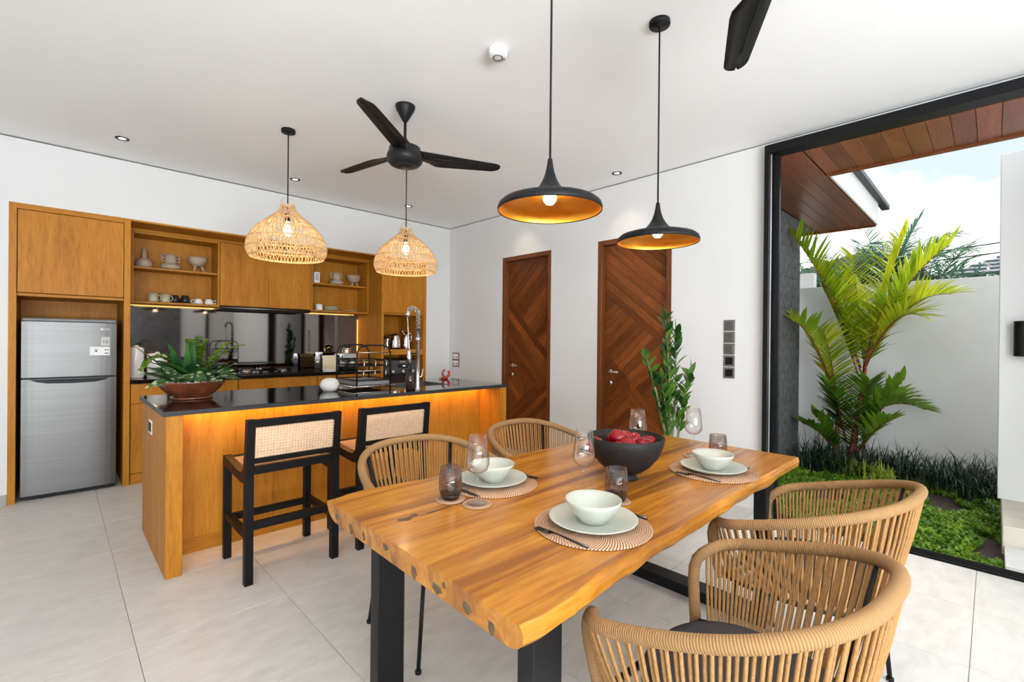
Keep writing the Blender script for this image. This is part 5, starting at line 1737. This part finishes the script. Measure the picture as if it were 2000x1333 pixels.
for (x, y, z, r), nm in zip(fruit, names):
    t = T('red_fruit', 'shiny red fruit %s of the black bowl' % nm, 'fruit', (1.759+x, 1.101+y, ZT+z-r*.9), random.uniform(0, 6), 'red fruit in the black bowl')
    t.rotation_euler = (random.uniform(-.5, .5), random.uniform(-.5, .5), random.uniform(0, 6))
    MB().lathe([(0, r*.12), (r*.35, r*.05), (r*.75, r*.30), (r*.98, r*.85), (r*.96, r*1.15), (r*.7, r*1.62), (r*.35, r*1.78), (r*.12, r*1.72), (0, r*1.66)], 24).build('fruit_body', m_fruit, t)
    MB().tube([(0, 0, r*1.64), (.002, 0, r*1.9)], [.003, .002], 6).build('fruit_stem', m_soil, t)

# ================================================================== LAMPS
def black_pendant(label, x, y):
    t = T('pendant_lamp', label, 'pendant lamp', (x, y, 1.845), 0, 'black and gold pendant lamps over the table')
    outer = [(.0065, .196), (.0095, .190), (.0105, .178), (.0125, .165), (.018, .140), (.027, .115), (.040, .092), (.056, .073), (.075, .060), (.105, .050), (.150, .041), (.180, .032), (.194, .020), (.1985, .006), (.1975, -.004)]
    sh = MB().lathe(outer+[(.1955, -.004), (.1945, .006), (.190, .019), (.1885, .0205)], 64).build('lamp_shade', m_black, t)
    inner = [(.1955, -.0035), (.1945, .005), (.189, .018), (.177, .0285), (.149, .0375), (.104, .0465), (.074, .0565), (.054, .0695), (.040, .086), (.03, .10), (0, .10)]
    MB().lathe(inner, 64).build('shade_lining', m_gold, sh, fix=False)
    MB().lathe([(0, .100), (.017, .098), (.018, .072), (0, .07)], 20).build('bulb_holder', m_black, t)
    MB().lathe([(0, .020), (.014, .022), (.024, .034), (.0265, .046), (.023, .058), (.014, .070), (0, .072)], 24).build('light_bulb', m_bulb, t)
    MB().tube([(0, 0, .196), (0, 0, ZC-1.845-.02)], .0042, 8).build('cable', m_black, t)
    MB().lathe([(0, ZC-1.845-.032), (.008, ZC-1.845-.032), (.01, ZC-1.845-.024), (.049, ZC-1.845-.022), (.051, ZC-1.845-.018), (.051, ZC-1.845), (0, ZC-1.845)], 36).build('ceiling_rose', m_black, t)
    l = light('pendant_light', 'POINT', (x, y, 1.862), 6, (1, .70, .36), shadow_soft_size=.022)
    return t
black_pendant('black flared pendant lamp with gold lining nearer the camera', 1.342, 1.18)
black_pendant('black flared pendant lamp with gold lining nearer the sliding door', 2.143, 1.17)

def rattan_meshes():
    prof = [(.046, .392), (.058, .355), (.078, .335), (.112, .305), (.186, .245), (.240, .185), (.272, .118), (.281, .07), (.277, .035), (.259, .0)]
    def at(s):
        s *= len(prof)-1
        i = min(int(s), len(prof)-2); t = s-i
        return prof[i][0]+(prof[i+1][0]-prof[i][0])*t, prof[i][1]+(prof[i+1][1]-prof[i][1])*t
    bands = [0, .155, .36, .50, .64, .80, 1.0]
    rg = random.Random(3)
    wv, rn = MB(), MB()
    for bi, (a, b) in enumerate(zip(bands[:-1], bands[1:])):
        n = (26, 40, 54, 62, 64, 64)[bi]
        for k in range(n):
            for lean in ((1, -1) if bi < 2 or bi == 3 else (1, -1)):
                if bi in (0,) and lean < 0: continue
                a0 = 2*pi*(k+rg.uniform(-.2, .2))/n
                da = lean*2*pi/n*(.9 if bi > 1 else .7)
                p = []
                for j in range(4):
                    s = a+(b-a)*j/3
                    r, z = at(s)
                    r += .002*lean
                    an = a0+da*j/3
                    p.append((r*cos(an), r*sin(an), z))
                wv.tube(p, .0033, 4, cap=False)
    for s in bands:
        r, z = at(s)
        for dz in ((0, -.005) if s not in (0, 1.0) else (0, -.004, .004)):
            rn.tube([((r+.002)*cos(2*pi*k/56), (r+.002)*sin(2*pi*k/56), z+dz) for k in range(56)], .0030, 6, closed=True)
    hp = MB().tube([(-.046, 0, .392), (-.046, 0, .425), (-.03, 0, .447), (0, 0, .456), (.03, 0, .447), (.046, 0, .425), (.046, 0, .392)], .0030, 6)
    return wv.mesh('weave', m_rattan, False), rn.mesh('hoop', m_rattan, False), hp.mesh('top_loop', m_rattan)
me_w, me_h, me_l = rattan_meshes()
def rattan_lamp(label, x, y):
    zb = 1.965
    t = T('rattan_pendant', label, 'pendant lamp', (x, y, zb), 0, 'rattan pendant lamps over the island')
    tag(inst(me_w, 'weave', t), kind='stuff')
    inst(me_h, 'hoop', t); inst(me_l, 'top_loop', t)
    MB().tube([(0, 0, .335), (0, 0, ZC-zb-.02)], .0045, 8).build('cable', m_black, t)
    MB().lathe([(0, ZC-zb-.026), (.048, ZC-zb-.024), (.050, ZC-zb-.02), (.050, ZC-zb), (0, ZC-zb)], 32).build('ceiling_rose', m_black, t)
    MB().lathe([(0, .335), (.019, .333), (.020, .275), (0, .273)], 18).build('bulb_holder', m_black, t)
    MB().lathe([(0, .16), (.018, .165), (.03, .185), (.032, .205), (.024, .235), (.014, .262), (.013, .275), (0, .276)], 24).build('light_bulb', m_bulb, t)
    light('rattan_light', 'POINT', (x, y, zb+.135), 5, (1, .80, .52), shadow_soft_size=.03)
rattan_lamp('woven rattan dome pendant lamp nearer the fridge', 1.265, 3.767)
rattan_lamp('woven rattan dome pendant lamp nearer the corner', 2.298, 3.767)

# ---- ceiling fans
def fan_meshes():
    can = MB().lathe([(0, 0), (.066, 0), (.067, -.006), (.060, -.03), (.018, -.104), (.012, -.11), (0, -.11)], 36).mesh('canopy', m_black)
    rod = MB().tube([(0, 0, -.10), (0, 0, -.285)], .0095, 12).mesh('down_rod', m_black)
    cup = MB().lathe([(.010, -.215), (.02, -.235), (.038, -.255), (.05, -.285), (0, -.285)], 28).mesh('rod_cup', m_black)
    hub = MB().lathe([(0, -.280), (.085, -.280), (.104, -.288), (.108, -.318), (.111, -.322), (.118, -.336), (.122, -.358), (.117, -.382), (.098, -.402), (.06, -.416), (.055, -.415), (.05, -.419), (0, -.424)], 44).mesh('motor_hub', m_fan)
    L0, L1 = .095, .70
    n = 18
    vs, fs = [], []
    for i in range(n+1):
        t = i/12*.9 if i <= 12 else .9+.1*sin((i-12)/6*pi/2)
        x = L0+(L1-L0)*t
        wl = (.050 if t < .1 else .050+.050*min(1, (t-.1)/.14))*(1-.42*max(0, t-.24)/.76)
        wr = .052*(1-.2*t)
        if t > .9:
            k = math.sqrt(max(0, 1-((t-.9)/.1)**2)); wl *= .10+.90*k; wr *= .10+.90*k
        tw = -.30+.14*t
        for y in (-wr, -wr*.2, wl*.35, wl):
            crown = .010*(1-((y-(wl-wr)/2)/((wl+wr)/2))**2)
            vs.append((x, y*cos(tw), -.322+y*sin(tw)*.9+crown+.012*t))
    for i in range(n+1):
        for k in range(4):
            v = vs[i*4+k]
            vs.append((v[0], v[1], v[2]-.006))
    o = (n+1)*4
    for i in range(n):
        for k in range(3):
            a = i*4+k
            fs.append((a, a+4, a+5, a+1)); fs.append((o+a, o+a+1, o+a+5, o+a+4))
        fs.append((i*4, o+i*4, o+i*4+4, i*4+4)); fs.append((i*4+3, i*4+7, o+i*4+7, o+i*4+3))
    fs.append((0, 1, o+1, o)); fs.append((1, 2, o+2, o+1)); fs.append((2, 3, o+3, o+2))
    e = n*4
    for k in range(3): fs.append((e+k, o+e+k, o+e+k+1, e+k+1))
    bl = MB().add(vs, fs, True).mesh('blade', m_fan)
    rib = MB().tube([(L0, 0, -.332), (L0+.48, .0, -.316)], [.004, .0022], 6).mesh('blade_rib', m_fan)
    return can, rod, cup, hub, bl, rib
m_fan = mat('matt_black_plastic', (.014, .014, .015), .42, spec=.25)
FM = fan_meshes()
def fan(label, x, y, ang):
    t = T('ceiling_fan', label, 'ceiling fan', (x, y, ZC), 0, 'black ceiling fans')
    for m, nme in zip(FM[:4], ('canopy', 'down_rod', 'rod_cup', 'motor_hub')): inst(m, nme, t)
    for k in range(3):
        b = inst(FM[4], 'blade', t, rot=(0, 0, ang+k*2*pi/3)); inst(FM[5], 'blade_rib', b)
fan('black three-blade ceiling fan between the rattan lamps', 1.70, 2.81, rad(-20.6))
fan('black ceiling fan above the table with one blade in view', 1.665, .505, rad(29.5))

# ---- smoke detector and downlights
sd = T('smoke_detector', 'round white smoke detector on the ceiling', 'smoke detector', (1.727, 1.905, ZC))
MB().lathe([(0, 0), (.054, 0), (.055, -.012), (.050, -.016), (.052, -.020), (.052, -.036), (.045, -.044), (0, -.046)], 40).build('detector_body', m_white, sd)
MB().lathe([(.030, -.0455), (.028, -.047), (.022, -.047), (.020, -.0455)], 30).build('vent_ring', m_grey, sd)
MB().lathe([(0, -.0465), (.006, -.047), (0, -.0475)], 12, c=(.03, -.018)).build('indicator', m_grey, sd)
for k, (x, y, w1) in enumerate(((.375, 4.89, 'above the fridge'), (1.71, 4.89, 'above the wall cabinet'), (3.014, 4.89, 'above the right tall cabinet'), (3.80, 2.50, 'above the second door'), (3.80, 3.95, 'above the first door'))):
    t = T('downlight', 'small round recessed downlight '+w1, 'downlight', (x, y, ZC), 0, 'recessed ceiling downlights')
    MB().lathe([(.024, -.001), (.030, -.004), (.046, -.0035), (.047, 0), (.024, 0)], 32).build('trim_ring', m_black, t)
    MB().lathe([(0, -.0012), (.0245, -.0012), (.0245, -.0002), (0, -.0002)], 28).build('lens', m_down, t)
    light('downlight_beam', 'SPOT', (x, y, ZC-.012), 10, (1, .84, .62), (0, 0, 0), spot_size=rad(95), spot_blend=.9, shadow_soft_size=.03)

# ---- ZZ plant
zp = T('zz_plant', 'tall potted plant with glossy paired leaves before the second door', 'potted plant', (3.52, 1.79, 0))
MB().lathe([(0, 0), (.13, 0), (.14, .01), (.165, .32), (.165, .34), (.15, .34), (.145, .30), (0, .29)], 36).build('pot', mat('grey_pot', (.30, .29, .28), .7, var=.1), zp)
MB().lathe([(0, .30), (.147, .30), (0, .285)], 30).build('soil', m_soil, zp)
rg = random.Random(17)
STEMS = [((.0, .02), (.0, .06, 1.55), .016, 14), ((-.03, -.02), (-.04, .20, 1.22), .018, 10), ((.03, -.03), (.02, -.15, 1.10), .014, 13), ((.02, .04), (.06, .0, 1.42), .015, 11), ((-.02, .05), (.10, .10, 1.28), .014, 9), ((-.02, .0), (-.05, .06, 1.02), .013, 8)]
for (bx_, by_), e, r, n in STEMS:
    s = Vector((bx_, by_, .29))
    pth = arc(s, e, .0, 14)
    pth = [Vector((p.x+(1-(i/14))*0, p.y+.05*sin(pi*i/14)*(1 if e[1] < 0 else -1)*.6, p.z)) for i, p in enumerate(pth)]
    st_ = MB().tube(pth, [r*(1-.75*i/14) for i in range(15)], 8).build('stem', m_zzstem, zp)
    for j in range(n):
        tt_ = .42+.56*j/(n-1)
        k = min(13, int(tt_*14)); p = pth[k].lerp(pth[k+1], tt_*14-k)
        for sg in (-1, 1):
            ang = rg.uniform(-.5, .5)
            d = Vector((.45*sg*cos(1.2+ang)+rg.uniform(-.25, .25), sg*(.62+rg.uniform(-.25, .15)), rg.uniform(.75, 1.5)))
            MB().leaf(rg.uniform(.10, .15), rg.uniform(.042, .058), aim(p, d, rg.uniform(-.8, .8)), curve=.18, fold=.25, n=6, base=.1).build('leaf', m_zz, st_, fix=False)
    MB().leaf(.13, .045, aim(pth[-1], (.05, .02, 1), rg.uniform(0, 3)), curve=.05, n=6, base=.1).build('leaf', m_zz, st_, fix=False)
